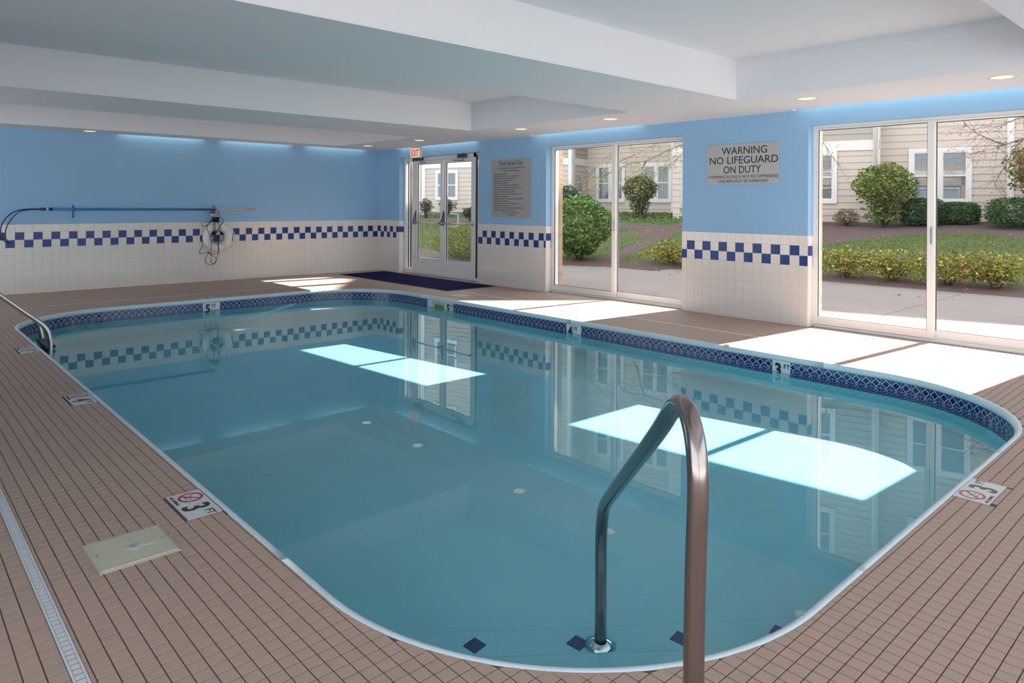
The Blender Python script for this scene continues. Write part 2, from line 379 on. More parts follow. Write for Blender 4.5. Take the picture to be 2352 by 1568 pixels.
tile_run(wall_back, ('x', YB-.002, 0, XL, XW), None, 1.5605-28*TW, None, 0, [0], 'b') if False else None
bud = [300]
tile_run(wall_back, ('x', YB-.002, 0, 1.0, XW), None, 1.5605-10*TW, None, 0, bud, 'b')
bud = [290]
gr = MB()
for a, b in ((W2[1], W1[0]), (W1[1], DR[0]), (DR[1], YB), (YF, W2[0])): gr.box(XW-.002, a, 0, XW, b, 9*TW)
for y in (W2[1], W1[1], DR[1]): gr.box(XW-.002, y-.002, 0, 7.705, y+.0, 9*TW)
obj('grout_bed', gr, M['wgrout'], wall_right)
tile_run(wall_right, ('y-', XW-.002, 0, W2[1], W1[0]), None, 5.0361-18*TW, None, 1, bud, 'p')
tile_run(wall_right, ('y-', XW-.002, 0, W1[1], DR[0]), None, 9.0127-18*TW, None, 1, bud, 'q')
for y, up_ in ((W2[1], 0), (W1[1], 0), (DR[1], 0)): tile_run(wall_right, ('jn', y-.002, 0, XW-.002, 7.705), None, XW-.002, None, up_, bud, 'j')
tile_run(wall_right, ('y-', XW-.002, 0, DR[1], YB), None, YB-12*TW+.03, None, 1, bud, 'c')
# exterior brick wythe beside the openings
br = MB(); mo = MB()
for y0, y1 in ((W1[1]-.012, W1[1]+.5), (DR[1]-.03, DR[1]+.5)):
    mo.box(7.862, y0+.004, -.02, 7.937, y1-.004, 2.75)
    for k in range(37):
        off = .1 if k % 2 else 0
        for q in range(4):
            a = y0+q*.2-off; b = a+.192
            a = max(a, y0); b = min(b, y1)
            if b-a > .02: br.box(7.860, a, k*.075-.01, 7.94, b, k*.075+.056)
obj('mortar', mo, M['mortar'], wall_right); obj('brick_reveal', br, M['brick'], wall_right, kind='stuff', label='tan brick outside the openings')
ex = MB()
for a, b in ((YF, W2[0]), (W2[1], W1[0]), (W1[1]+.5, DR[0]), (DR[1]+.5, YB+.2)): ex.box(XO, a, -.1, 7.94, b, 2.79)
ex.box(7.80, YF, 2.35, 7.94, YB+.2, 3.3); obj('exterior_face', ex, M['brick'], wall_right)

# ------------------------------------------------------------------ floor
fl = MB(); pts = outline(.0, .1)
# deck slab ring around the pool
rect = [(XL, YF), (XW+.25, YF), (XW+.25, YB+.05), (XL, YB+.05)]
def ray_rect(x, y):
    cx, cy_ = 3.58, 5.5; dx, dy = x-cx, y-cy_; t = min(((XW+.25-cx)/dx if dx > 0 else (XL-cx)/dx if dx < 0 else 9e9), ((YB+.05-cy_)/dy if dy > 0 else (YF-cy_)/dy if dy < 0 else 9e9))
    return cx+dx*t, cy_+dy*t
ring = list(pts)
extra = [ray_rect(*p) for p in ring]; N = len(ring)
for i in range(N):
    j = (i+1) % N; a, b = ring[i], ring[j]; c, d = extra[j], extra[i]; zz = -.0018
    poly = [(*a, zz), (*b, zz), (*c, zz)]
    # keep the rectangle's corners
    for cx, cy_ in rect:
        if (abs(d[0]-c[0]) > 1e-6 and abs(d[1]-c[1]) > 1e-6) and min(c[0], d[0])-1e-6 <= cx <= max(c[0], d[0])+1e-6 and min(c[1], d[1])-1e-6 <= cy_ <= max(c[1], d[1])+1e-6: poly.append((cx, cy_, zz))
    poly.append((*d, zz)); n = len(fl.v); fl.v += poly; fl.f.append(tuple(range(n, n+len(poly))))
floor = obj('floor', fl, M['grout'], label='taupe mosaic tiled pool deck', cat='floor', kind='structure')
# things let into the deck: no tiles under them
MARKS = {'L3': (.988, 1.140, 3.077, 3.385), 'L4': (.988, 1.140, 5.312, 5.618), 'L5': (.988, 1.140, 7.440, 7.747), 'R3': (3.680, 3.988, .874, 1.018),
         'D3': (6.017, 6.165, 2.80, 3.105), 'D4': (6.017, 6.165, 5.33, 5.635), 'B5': (3.38, 3.685, 10.012, 10.16)}
SKIM = [(.618, .884, 2.838, 3.105), (6.19, 6.46, 7.90, 8.17)]
DRAINS = [('y', .4225, .4605, -.6, 9.4), ('x', 10.60, 10.638, 1.68, 5.30), ('y', 6.62, 6.658, 3.0, 8.40)]
holes = list(MARKS.values()) + [(a+.006, b-.006, c+.006, d-.006) for a, b, c, d in SKIM]
for ax, a, b, c, d in DRAINS: holes.append((a, b, c, d) if ax == 'y' else (c, d, a, b))
def ftile(cx, cy_, cut=True):
    h_ = DECK_P/2-.0018; c = .0009
    o4 = [(cx-h_, cy_-h_), (cx+h_, cy_-h_), (cx+h_, cy_+h_), (cx-h_, cy_+h_)]
    i4 = [(cx-h_+c, cy_-h_+c), (cx+h_-c, cy_-h_+c), (cx+h_-c, cy_+h_-c), (cx-h_+c, cy_+h_-c)]
    if cut: o4 = [snap(*p) for p in o4]; i4 = [snap(*p) for p in i4]
    return o4, i4
tv = []; tf = []; near = []; cxs = np.arange(math.floor((XL-DECK_X0)/DECK_P), math.ceil((XW-DECK_X0)/DECK_P)+2); cys = np.arange(math.floor((YF-DECK_Y0)/DECK_P), math.ceil((YB-DECK_Y0)/DECK_P)+2)
F2 = np.array([math.sin(YAW), math.cos(YAW)]); R2 = np.array([math.cos(YAW), -math.sin(YAW)])
for i in cxs:
    for j in cys:
        cx = DECK_X0+(i+.5)*DECK_P; cy_ = DECK_Y0+(j+.5)*DECK_P
        if cx > XW-.005 and not any(a < cy_ < b for a, b in (W1, W2, DR)): continue
        if cx > 7.68 or cx < XL+.03 or cy_ > YB-.02: continue
        Z = cx*F2[0]+cy_*F2[1]; X_ = cx*R2[0]+cy_*R2[1]
        if cy_ < YF+.03: continue
        h_ = DECK_P/2
        ins = [inside(cx+a*h_, cy_+b*h_) for a in (-1, 1) for b in (-1, 1)]
        if all(ins) or (inside(cx, cy_, .012) and sum(ins) > 2): continue
        t0x, t1x, t0y, t1y = cx-h_+.0016, cx+h_-.0016, cy_-h_+.0016, cy_+h_-.0016; hit = False
        for a, b, c, d in holes:
            if t0x < b and t1x > a and t0y < d and t1y > c:
                hit = True; R4 = [(t0x, min(t1x, a-.001), t0y, t1y), (max(t0x, b+.001), t1x, t0y, t1y), (t0x, t1x, t0y, min(t1y, c-.001)), (t0x, t1x, max(t0y, d+.001), t1y)]
                for x0, x1, y0, y1 in R4:
                    if x1-x0 > .006 and y1-y0 > .006 and not all(ins):
                        n = len(tv); q_ = .001
                        tv += [(*snap(x, y), -.0017) for x, y in ((x0, y0), (x1, y0), (x1, y1), (x0, y1))]+[(*snap(x, y), 0) for x, y in ((x0+q_, y0+q_), (x1-q_, y0+q_), (x1-q_, y1-q_), (x0+q_, y1-q_))]
                        tf += [(n+4, n+5, n+6, n+7), (n, n+1, n+5, n+4), (n+1, n+2, n+6, n+5), (n+2, n+3, n+7, n+6), (n+3, n, n+4, n+7)]; break
                break
        if hit: continue
        cutn = any(ins)
        if not cutn and Z > 1.75 and Z < 3.2 and abs(X_)/Z < .8: near.append((Z*Z+.0*abs(X_), cx, cy_))
        else:
            o4, i4 = ftile(cx, cy_, cutn); n = len(tv)
            tv += [(x, y, -.0017) for x, y in o4]+[(x, y, 0) for x, y in i4]
            tf += [(n+4, n+5, n+6, n+7), (n, n+1, n+5, n+4), (n+1, n+2, n+6, n+5), (n+2, n+3, n+7, n+6), (n+3, n, n+4, n+7)]
vis = [q for q in near if abs((q[1]*R2[0]+q[2]*R2[1])/(q[1]*F2[0]+q[2]*F2[1])) < .727 and (CAM_H/(q[1]*F2[0]+q[2]*F2[1])) < .672]
vis.sort(); picked = vis[:300]; ps_ = {(q[1], q[2]) for q in picked}
fme = MB(); o4, i4 = ftile(0, 0, False); fme.v = [(x, y, -.0017) for x, y in o4]+[(x, y, 0) for x, y in i4]; fme.f = [(4, 5, 6, 7), (0, 1, 5, 4), (1, 2, 6, 5), (2, 3, 7, 6), (3, 0, 4, 7)]
fmesh = fme.mesh('tile'); fmesh.materials.append(M['deck'])
for q in near:
    if (q[1], q[2]) in ps_:
        o = bpy.data.objects.new('tile', fmesh); COL.objects.link(o); o.parent = floor; o.location = (q[1], q[2], 0)
    else:
        o4, i4 = ftile(q[1], q[2], False); n = len(tv)
        tv += [(x, y, -.0017) for x, y in o4]+[(x, y, 0) for x, y in i4]
        tf += [(n+4, n+5, n+6, n+7), (n, n+1, n+5, n+4), (n+1, n+2, n+6, n+5), (n+2, n+3, n+7, n+6), (n+3, n, n+4, n+7)]
dt = MB(); dt.v = tv; dt.f = tf; obj('deck_tiles', dt, M['deck'], floor, kind='stuff')
# tile sill under the windows
# ------------------------------------------------------------------ pool
ZWAT = -.150; OFF = .026
def depth(y): return ZWAT-max(.62, min(1.42, .72+(y-2.7)*.10))
pool = empty('swimming_pool', (0, 0, 0), 'indoor swimming pool with rounded corners and pale blue plaster shell', 'swimming pool')
wall_pts = outline(OFF, .05); sh = MB(); N = len(wall_pts)
for i in range(N):
    j = (i+1) % N; a, b = wall_pts[i], wall_pts[j]
    sh.quad((*a, -.05), (*b, -.05), (*b, depth(b[1])), (*a, depth(a[1])))
gx = np.arange(PX0-.1, PX1+.2, .25); gy = np.arange(PY0-.1, PY1+.2, .25)
nb = len(sh.v); nx = len(gx)
for y in gy:
    for x in gx: sh.v.append((float(x), float(y), depth(y)))
for j in range(len(gy)-1):
    for i in range(nx-1): a = nb+j*nx+i; sh.f.append((a, a+1, a+nx+1, a+nx))
shell = obj('basin', sh, M['plaster'], pool)
# corner steps in the near corner, with blue diamond edge tiles
def clip_side(line_p, line_d, off=OFF+.002):
    """pool outline points on the near-corner side of a line"""
    p = Vector(line_p); d = Vector(line_d).normalized(); nn = Vector((-d.y, d.x))
    if nn.dot(Vector((1.2, 1.2))-p) < 0: nn = -nn
    L = outline(off, .04); side = [nn.dot(Vector(q)-p) for q in L]; out = []
    for i in range(len(L)):
        j = (i+1) % len(L)
        if side[i] >= 0: out.append(L[i])
        if side[i]*side[j] < 0:
            t = side[i]/(side[i]-side[j]); out.append((L[i][0]+(L[j][0]-L[i][0])*t, L[i][1]+(L[j][1]-L[i][1])*t))
    return out
sd = (1.30, -1.06)
low = obj('step', MB().prism(clip_side((1.70, 2.43), sd), -1.0, ZWAT-.60), M['plaster'], pool, bevel=.02)
top = obj('step', MB().prism(clip_side((1.74, 1.88), sd), -.80, ZWAT-.30), M['plaster'], pool, bevel=.02)
sdv = Vector((1.30, -1.06)).normalized(); sdn = Vector((sdv.y, -sdv.x)); sdn = sdn if sdn.x < 0 else -sdn
for q in ((1.82, 2.20), (2.14, 1.93), (2.47, 1.66), (2.80, 1.40)):
    mb = MB(); c = Vector(q); e = .047
    P4 = [c+sdv*e, c-sdn*e, c-sdv*e, c+sdn*e]; z0 = ZWAT-.60
    mb.v = [(p.x, p.y, z0-.001) for p in P4]+[(p.x, p.y, z0+.004) for p in P4]; mb.f = [(4, 5, 6, 7), (0, 1, 5, 4), (1, 2, 6, 5), (2, 3, 7, 6), (3, 0, 4, 7)]
    obj('step_edge_tile', mb, M['btile'], pool)
# coping: bullnose sections
prof = [(0, -.03), (0, 0), (.017, .001), (.028, -.004), (.036, -.016), (.039, -.028), (.037, -.040), (.030, -.050), (OFF, -.052)]
full = outline(0, .05); cum = [0]
for i in range(len(full)): cum.append(cum[-1]+math.dist(full[i], full[(i+1) % len(full)]))
nring = [outline(o_, .05) for o_, _ in prof]
def near_idx(p): return min(range(len(full)), key=lambda i: math.dist(full[i], p))
# resample every ring on common parameters so straight runs are subdivided
def sample(ringpts, k, t): a = ringpts[k]; b = ringpts[(k+1) % len(ringpts)]; return (a[0]+(b[0]-a[0])*t, a[1]+(b[1]-a[1])*t)
params = []
ncorner = max(8, int(PR*PI/2/.05))
rings = []
for o_, _ in prof:
    r_ = PR-o_; L = []; cs = [(PX1-PR, PY0+PR, -90), (PX1-PR, PY1-PR, 0), (PX0+PR, PY1-PR, 90), (PX0+PR, PY0+PR, 180)]
    for q, (cx, cy_, a0) in enumerate(cs):
        for i in range(33):
            a = R(a0+90*i/32); L.append((cx+r_*math.cos(a), cy_+r_*math.sin(a)))
        nx_ = cs[(q+1) % 4]; a = R(nx_[2]); e0 = L[-1]; e1 = (nx_[0]+r_*math.cos(a), nx_[1]+r_*math.sin(a))
        for i in range(1, 60): L.append((e0[0]+(e1[0]-e0[0])*i/60, e0[1]+(e1[1]-e0[1])*i/60))
    rings.append(L)
NR = len(rings[0]); joints = sorted(min(range(NR), key=lambda i: math.dist(rings[0][i], p)) for p in [(6.015, 2.57), (6.015, 5.55), (6.015, 8.5), (4.46, 10.01), (2.66, 10.01), (1.14, 8.6), (1.14, 5.54), (1.14, 2.53), (2.68, 1.02), (4.51, 1.04)])
for q in range(len(joints)):
    a = joints[q]; b = joints[(q+1) % len(joints)]; n = (b-a) % NR; mb = MB(); K = len(prof)
    for i in range(n+1):
        for k in range(K):
            p = rings[k][(a+i) % NR]
            if i in (0, n):
                o2 = rings[k][(a+i+(1 if i == 0 else -1)) % NR]; L_ = math.dist(p, o2) or 1; g = .0016/L_; p = (p[0]+(o2[0]-p[0])*g, p[1]+(o2[1]-p[1])*g)
            mb.v.append((*p, prof[k][1]))
    for i in range(n):
        for k in range(K-1): mb.f.append((i*K+k, i*K+k+1, (i+1)*K+k+1, (i+1)*K+k))
    mb.f.append(tuple(range(K))); mb.f.append(tuple(n*K+k for k in range(K))[::-1])
    obj('coping_stone', mb, M['cope'], pool, smooth=True)
# waterline band
DT = .0762
def band_tile():
    g = .0028; t = .004; me = bpy.data.meshes.new('band_tile'); w = DT/2-g/2
    v = [(-w, 0, -w), (w, 0, -w), (w, 0, w), (-w, 0, w), (-w, -t, -w), (w, -t, -w), (w, -t, w), (-w, -t, w)]
    f = [(4, 5, 6, 7), (0, 1, 5, 4), (1, 2, 6, 5), (2, 3, 7, 6), (3, 0, 4, 7)]
    me.from_pydata(v, [], f); uv = me.uv_layers.new(name='UVMap')
    for p in me.polygons:
        for li in p.loop_indices:
            c = me.vertices[me.loops[li].vertex_index].co; uv.data[li].uv = (.5+c.x/DT, .5+c.z/DT)
    me.materials.append(M['diamond']); return me, v, f
bme, bv_, bf_ = band_tile()
wp = outline(OFF, .02); acc = [0.0]
for i in range(len(wp)): acc.append(acc[-1]+math.dist(wp[i], wp[(i+1) % len(wp)]))
PER = acc[-1]
def at(s_):
    s_ %= PER
    i = int(np.searchsorted(acc, s_, side='right'))-1; i = min(i, len(wp)-1); a, b = wp[i], wp[(i+1) % len(wp)]; t = (s_-acc[i])/max(1e-9, acc[i+1]-acc[i])
    return a[0]+(b[0]-a[0])*t, a[1]+(b[1]-a[1])*t
ZB = -.052
WMARK = [('5', 'y', 3.495, .155), ('5', 'x', 7.815, .155), ('4', 'x', 5.50, .155), ('3', 'x', 2.99, .155)]
def blocked(x, y):
    if y > 9.8 and abs(x-3.495) < .10: return True
    if x > 5.8 and (abs(y-5.50) < .10 or abs(y-2.99) < .10 or 7.72 < y < 8.36): return True
    return False
nt_ = int(PER/DT); pitch = PER/nt_; band = MB(); cnt = 0
band_uv = []
for k in range(nt_):
    x, y = at((k+.5)*pitch); x0, y0 = at((k+.2)*pitch); x1, y1 = at((k+.8)*pitch); ang = math.atan2(y1-y0, x1-x0)+PI
    if blocked(x, y): continue
    seen = (x > 4.2 and y > 1.9) or y > 8.7
    for r_ in range(3):
        z = ZB-DT*(r_+.5)
        if r_ == 0 and seen and cnt < 295:
            o = bpy.data.objects.new('waterline_tile', bme); COL.objects.link(o); o.parent = pool; o.location = (x, y, z); o.rotation_euler.z = ang; cnt += 1
        else:
            c, s_ = math.cos(ang), math.sin(ang); n = len(band.v)
            band.v += [(x-a*1*0+a*c-b*s_, y+a*s_+b*c, z+d) for a, b, d in bv_]; band.f += [tuple(i+n for i in f) for f in bf_]
            band_uv += [(.5+bv_[i][0]/DT, .5+bv_[i][2]/DT) for f in bf_ for i in f]
me = band.mesh('waterline_band'); uvl = me.uv_layers.new(name='UVMap'); uvl.data.foreach_set('uv', np.array(band_uv, dtype=np.float32).ravel())
me.materials.append(M['diamond']); bo = bpy.data.objects.new('waterline_band', me); COL.objects.link(bo); bo.parent = pool; bo['kind'] = 'stuff'
gb = MB(); g_in = outline(OFF+.0015, .05)
for i in range(len(g_in)):
    a, b = g_in[i], g_in[(i+1) % len(g_in)]; gb.quad((*a, ZB), (*b, ZB), (*b, ZB-3*DT), (*a, ZB-3*DT))
obj('band_grout', gb, M['dgrout'], pool)
# numbered markers on the waterline
def wmark(ch_, side, c, w):
    z0, z1 = ZB-2.1*DT, ZB+.001
    if side == 'x':
        X = PX1-OFF; mb = MB().box(X-.007, c-w/2, z0, X, c+w/2, z1); rgt = (0, -1, 0); org = (X-.0072, c+w/2, z0)
    else:
        Y = PY1-OFF; mb = MB().box(c-w/2, Y-.007, z0, c+w/2, Y, z1); rgt = (1, 0, 0); org = (c-w/2, Y-.0072, z0)
    t = obj('depth_marker', mb, M['marker'], pool, bevel=.0015)
    obj('lettering', text_mesh([(ch_, .155, .012, .030, 'LEFT', .0060, .85), ('FT', .055, .094, .098, 'LEFT', .001, 1)], rgt, (0, 0, 1), org), M['black'], t)
for a in WMARK: wmark(*a)
# skimmer mouth beside the 5 ft marker
sk = MB(); X = PX1-OFF
sk.box(X-.010, 7.90, -.235, X-.001, 8.34, -.052); skf = obj('skimmer_surround', sk, M['cope'], pool, bevel=.002)
obj('skimmer_faceplate', MB().box(X-.016, 7.91, -.225, X-.010, 8.22, -.062), M['lid'], pool, label='cream plastic skimmer faceplate')
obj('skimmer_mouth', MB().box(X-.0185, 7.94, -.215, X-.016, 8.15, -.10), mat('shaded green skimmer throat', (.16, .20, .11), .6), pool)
for y in (8.19, 8.12, 8.04, 7.96): obj('screw', MB().lathe([(0, .003), (.005, .002), (.005, 0)], (X-.0165, y, -.077), (-1, 0, 0), 8), M['dark'], pool)
# underwater wall light, return inlets and the rope anchors
obj('underwater_light', MB().lathe([(0, .02), (.085, .02), (.10, .012), (.115, 0)], (3.5, PY1-OFF-.006, -.285), (0, -1, 0), 28), M['closer'], pool, smooth=True)
for q in ((4.20, 1.90), (4.20, 1.78)): obj('floor_inlet', MB().lathe([(0, .006), (.022, .006), (.03, 0)], (q[0], q[1]-.0, depth(2)+.0), (0, 0, 1), 16), M['chrome'], pool)
obj('rope_anchor', MB().lathe([(.012, .003), (.028, .006), (.034, 0)], (PX1-.022, 3.54, .001), (0, 0, 1), 20), M['chrome'], pool, smooth=True)
# water
wb = MB(); wo = outline(OFF-.002, .03); wb.v = [(x, y, ZWAT) for x, y in wo]; wb.f = [tuple(range(len(wo)))]
wat = obj('pool_water', wb, M['water'], label='clear turquoise water filling the swimming pool', cat='water', smooth=True)
wat.cycles.is_caustics_caster = True
for o in bpy.data.objects:
    if o.parent == pool: o.cycles.is_caustics_receiver = True

# ------------------------------------------------------------------ deck fittings
def deck_mark(name, key, ch_, label, rgt, upv, ink, red_, dive=True):
    x0, x1, y0, y1 = MARKS[key]; root = empty(name, ((x0+x1)/2, (y0+y1)/2, 0), label, 'depth marker', 'depth markers set in the deck')
    rgt = Vector(rgt); upv = Vector(upv); z = .0012
    c = Vector(((x0+x1)/2, (y0+y1)/2, 0)); L = .300; W = .142
    for s_ in (-1, 1):
        q = c+rgt*(s_*L/4); mb = MB(); a = rgt*(L/4-.0012); b = upv*(W/2)
        P4 = [q-a-b, q+a-b, q+a+b, q-a+b]
        if (P4[1]-P4[0]).cross(P4[3]-P4[0]).z < 0: P4 = P4[::-1]
        mb.v = [(p.x, p.y, -.0018) for p in P4]+[(p.x, p.y, z) for p in P4]; mb.f = [(4, 5, 6, 7), (0, 1, 5, 4), (1, 2, 6, 5), (2, 3, 7, 6), (3, 0, 4, 7)]
        part('marker_tile', mb, M['marker'], root)
    o1 = c; zz = Vector((0, 0, z))
    part('depth_number', text_mesh([(ch_, .155, .010, -.055, 'LEFT', .0035, .85), ('FT', .052, .095, .012, 'LEFT', .0, 1)], rgt, upv, o1+zz), ink, root)
    if dive:
        q = c-rgt*.078+upv*.012+zz; mb = MB(); k = 32
        for rr in (.053, .041):
            for i in range(k): an = 2*PI*i/k; p = q+rgt*(rr*math.cos(an))+upv*(rr*math.sin(an)); mb.v.append((p.x, p.y, p.z+.0008))
        for i in range(k): mb.f.append((i, (i+1) % k, k+(i+1) % k, k+i))
        d1 = (rgt+upv).normalized(); d2 = (upv-rgt).normalized(); n = len(mb.v)
        for a, b in ((-.045, -.0045), (.045, -.0045), (.045, .0045), (-.045, .0045)): p = q+d1*a+d2*b; mb.v.append((p.x, p.y, p.z+.0010))
        mb.f.append((n, n+1, n+2, n+3)); part('no_diving_symbol', mb, red_, root)
        fg = MB()
        def st(a, b, w_):
            a = Vector(a); b = Vector(b); d = (b-a).normalized(); n_ = Vector((-d.y, d.x))*w_; m0 = len(fg.v)
            for p2 in (a-n_, b-n_, b+n_, a+n_): p = q+rgt*p2.x+upv*p2.y; fg.v.append((p.x, p.y, p.z+.0004))
            fg.f.append((m0, m0+1, m0+2, m0+3))
        for a, b in (((-.026, .016), (-.004, 0)), ((-.004, 0), (.012, -.008)), ((-.004, 0), (-.008, -.022)), ((.012, -.008), (.026, -.002)), ((-.03, -.022), (-.018, -.018)), ((-.018, -.018), (-.006, -.024)), ((-.006, -.024), (.008, -.018)), ((.008, -.018), (.024, -.023)), ((.010, .012), (.018, .024))): st(a, b, .0016)
        part('diver_figure', fg, ink, root)
        part('small_lettering', text_mesh([('NO DIVING', .021, -.078, -.063, 'CENTER', 0, 1)], rgt, upv, o1+zz), ink, root)
    return root
deck_mark('depth_marker', 'L3', '3', 'white 3 FT no diving marker beside the square cream skimmer lid', (0, -1, 0), (1, 0, 0), M['black'], M['red'])
deck_mark('depth_marker', 'L4', '4', 'white 4 FT no diving marker at the pool edge, beyond the lone handrail', (0, -1, 0), (1, 0, 0), M['black'], M['red'])
deck_mark('depth_marker', 'L5', '5', 'white 5 FT no diving marker in the deck beside the pool ladder', (0, -1, 0), (1, 0, 0), M['black'], M['red'])
deck_mark('depth_marker', 'R3', '3', 'worn 3 FT no diving marker with faded red symbol at the near pool end', (1, 0, 0), (0, 1, 0), M['grey_ink'], M['pale_red'])
deck_mark('depth_marker', 'D3', '3', '3 FT deck marker, ink paled for sun glare, in front of the widest window', (0, 1, 0), (-1, 0, 0), M['grey_ink'], M['pale_red'])  # sun glare washing out this marker and the next is painted as pale ink
deck_mark('depth_marker', 'D4', '4', '4 FT deck marker, ink paled for sun glare, in front of the smaller window', (0, 1, 0), (-1, 0, 0), M['grey_ink'], M['pale_red'])
deck_mark('depth_marker', 'B5', '5', 'pale deck marker behind the coping at the far end of the pool', (-1, 0, 0), (0, -1, 0), M['grey_ink'], M['pale_red'])
def skimmer(box, label, detail):
    x0, x1, y0, y1 = box; root = empty('skimmer_lid', ((x0+x1)/2, (y0+y1)/2, 0), label, 'skimmer lid')
    part('rim', MB().box(x0-.004, y0-.004, -.0017, x1+.004, y1+.004, .003), M['lid'], root, bevel=.001)
    part('cover', MB().box(x0, y0, .003, x1-.006, y1-.004, .009), M['lid'], root, bevel=.002)
    if detail:
        rb = MB()
        for i in range(20):
            y = y0+.03+i*(y1-y0-.06)/19
            rb.box(x0+.035, y-.0035, .009, x1-.04, y+.0035, .0094)
        part('anti_slip_ribs', rb, M['lid'], root, kind='stuff')
        cx, cy_ = (x0+x1)/2+.005, (y0+y1)/2-.01
        part('pull_boss', MB().lathe([(0, .0125), (.024, .0125), (.027, .011), (.03, .009)], (cx, cy_, 0), (0, 0, 1), 24), M['lid'], root, smooth=True)
        part('pull_pin', MB().lathe([(0, .0135), (.013, .0135), (.014, .0125)], (cx, cy_, 0), (0, 0, 1), 20), M['lidpin'], root)
        part('maker_boss', MB().lathe([(0, .0112), (.030, .0112), (.032, .0105), (.034, .009)], (cx+.055, cy_+.014, 0), (0, 0, 1), 24), M['lid'], root)
        for sx in (x0+.016, x1-.024): part('screw', MB().lathe([(0, .0098), (.003, .0098), (.004, .009)], (sx, (y0+y1)/2, 0), (0, 0, 1), 8), M['grout'], root)
skimmer(SKIM[0], 'square cream skimmer lid in the deck near the 3 FT marker and drain', True)
skimmer(SKIM[1], 'flat skimmer lid in the deck near the navy door mat', True)
for q, (ax, a, b, c, d) in enumerate(DRAINS):
    lab = ['white slotted deck drain running beside the square skimmer lid', 'thin white deck drain along the tiled back wall', 'thin white deck drain between the pool and the windows'][q]
    loc = ((a+b)/2, c, 0) if ax == 'y' else (c, (a+b)/2, 0)
    root = empty('deck_drain', loc, lab, 'drain', 'slotted deck drains')
    mk = (lambda u0, u1, w0, w1, z0, z1: MB().box(w0, u0, z0, w1, u1, z1)) if ax == 'y' else (lambda u0, u1, w0, w1, z0, z1: MB().box(u0, w0, z0, u1, w1, z1))
    part('channel', mk(c, d, a, b, -.0017, .0004), M['slotdark'], root)
    part('side_rail', mk(c, d, a, a+.007, -.0017, .0018), M['slot'], root); part('side_rail', mk(c, d, b-.007, b, -.0017, .0018), M['slot'], root)
    n = int((d-c)/.0285); barm = mk(0, .0232, a+.008, b-.008, 0, .0018)
    if ax == 'y': barm.v = [(x-loc[0], y, z) for x, y, z in barm.v]
    else: barm.v = [(x, y-loc[1], z) for x, y, z in barm.v]
    bmesh_ = barm.mesh('bar'); bmesh_.materials.append(M['slot']); rest = MB(); made = 0
    first = 0
    for i in range(n):
        u = i*.0285
        if q == 0 and c+u > .9 and made < 260:
            o = bpy.data.objects.new('bar', bmesh_); COL.objects.link(o); o.parent = root; o.location = (0, u, 0); made += 1
        else:
            m0 = len(rest.v); rest.v += [(x, y+u, z) if ax == 'y' else (x+u, y, z) for x, y, z in barm.v]; rest.f += [(m0+f[0], m0+f[1], m0+f[2], m0+f[3]) for f in barm.f]
    if rest.v: obj('grate_bars', rest, M['slot'], root, kind='stuff')

# ------------------------------------------------------------------ handrail and ladder
A_ = Vector((1.39, .90)); B_ = Vector((2.20, 1.86))
def hr(s_, z): p = A_+(B_-A_)*s_; return (p.x, p.y, z)
rail = empty('pool_handrail', (1.39, .90, 0), 'large bent steel handrail rising from the deck over the steps', 'handrail')
path = [hr(0, 0), hr(0, .2), hr(-.005, .4), hr(-.012, .55), hr(-.02, .66), hr(-.018, .74), hr(.005, .805), hr(.05, .842), hr(.105, .838), hr(.16, .80), hr(.22, .745), hr(.30, .675), hr(.45, .55), hr(.62, .41), hr(.80, .26), hr(.90, .175), hr(.955, .115), hr(.985, .04), hr(1.0, -.06), hr(1.0, -.3), hr(1.0, ZWAT-.60)]
part('tube', MB().tube(catmull(path, 5), .0238, 20), M['steel'], rail, smooth=True)
part('escutcheon', MB().lathe([(.026, .030), (.032, .028), (.060, .016), (.066, .008), (.066, 0)], (B_.x, B_.y, ZWAT-.60), (0, 0, 1), 32), M['chrome'], rail, smooth=True)
part('escutcheon', MB().lathe([(.026, .020), (.032, .018), (.060, .010), (.066, .0)], (A_.x, A_.y, 0), (0, 0, 1), 32), M['chrome'], rail, smooth=True)
M['steel2'] = mat('satin ladder steel', (.58, .54, .50), .3, metal=1, bump=.03, bscale=30)
lad = empty('pool_ladder', (.9, 8.5, 0), 'steel pool ladder with two curved rails at the far left of the pool', 'ladder')
for y in (8.32, 8.80):
    P = [(.22, y, .0), (.22, y, .45), (.235, y, .70), (.30, y, .83), (.40, y, .87), (.52, y, .81), (.66, y, .69), (.94, y, .43), (1.15, y, .235), (1.26, y, .135), (1.325, y, .05), (1.352, y, -.05), (1.36, y, -.2), (1.36, y, -1.1)]
    part('rail', MB().tube(catmull(P, 6), .0238, 16), M['steel2'], lad, smooth=True)
    part('bumper', MB().tube([(1.16, y, -1.05), (1.36, y, -1.05)], .02, 12), M['dark'], lad)
for z in (-.11, -.42, -.73, -1.02): part('tread', MB().box(1.31, 8.30, z-.03, 1.40, 8.82, z), mat('dark moulded tread', (.03, .035, .04), .5), lad, bevel=.006)

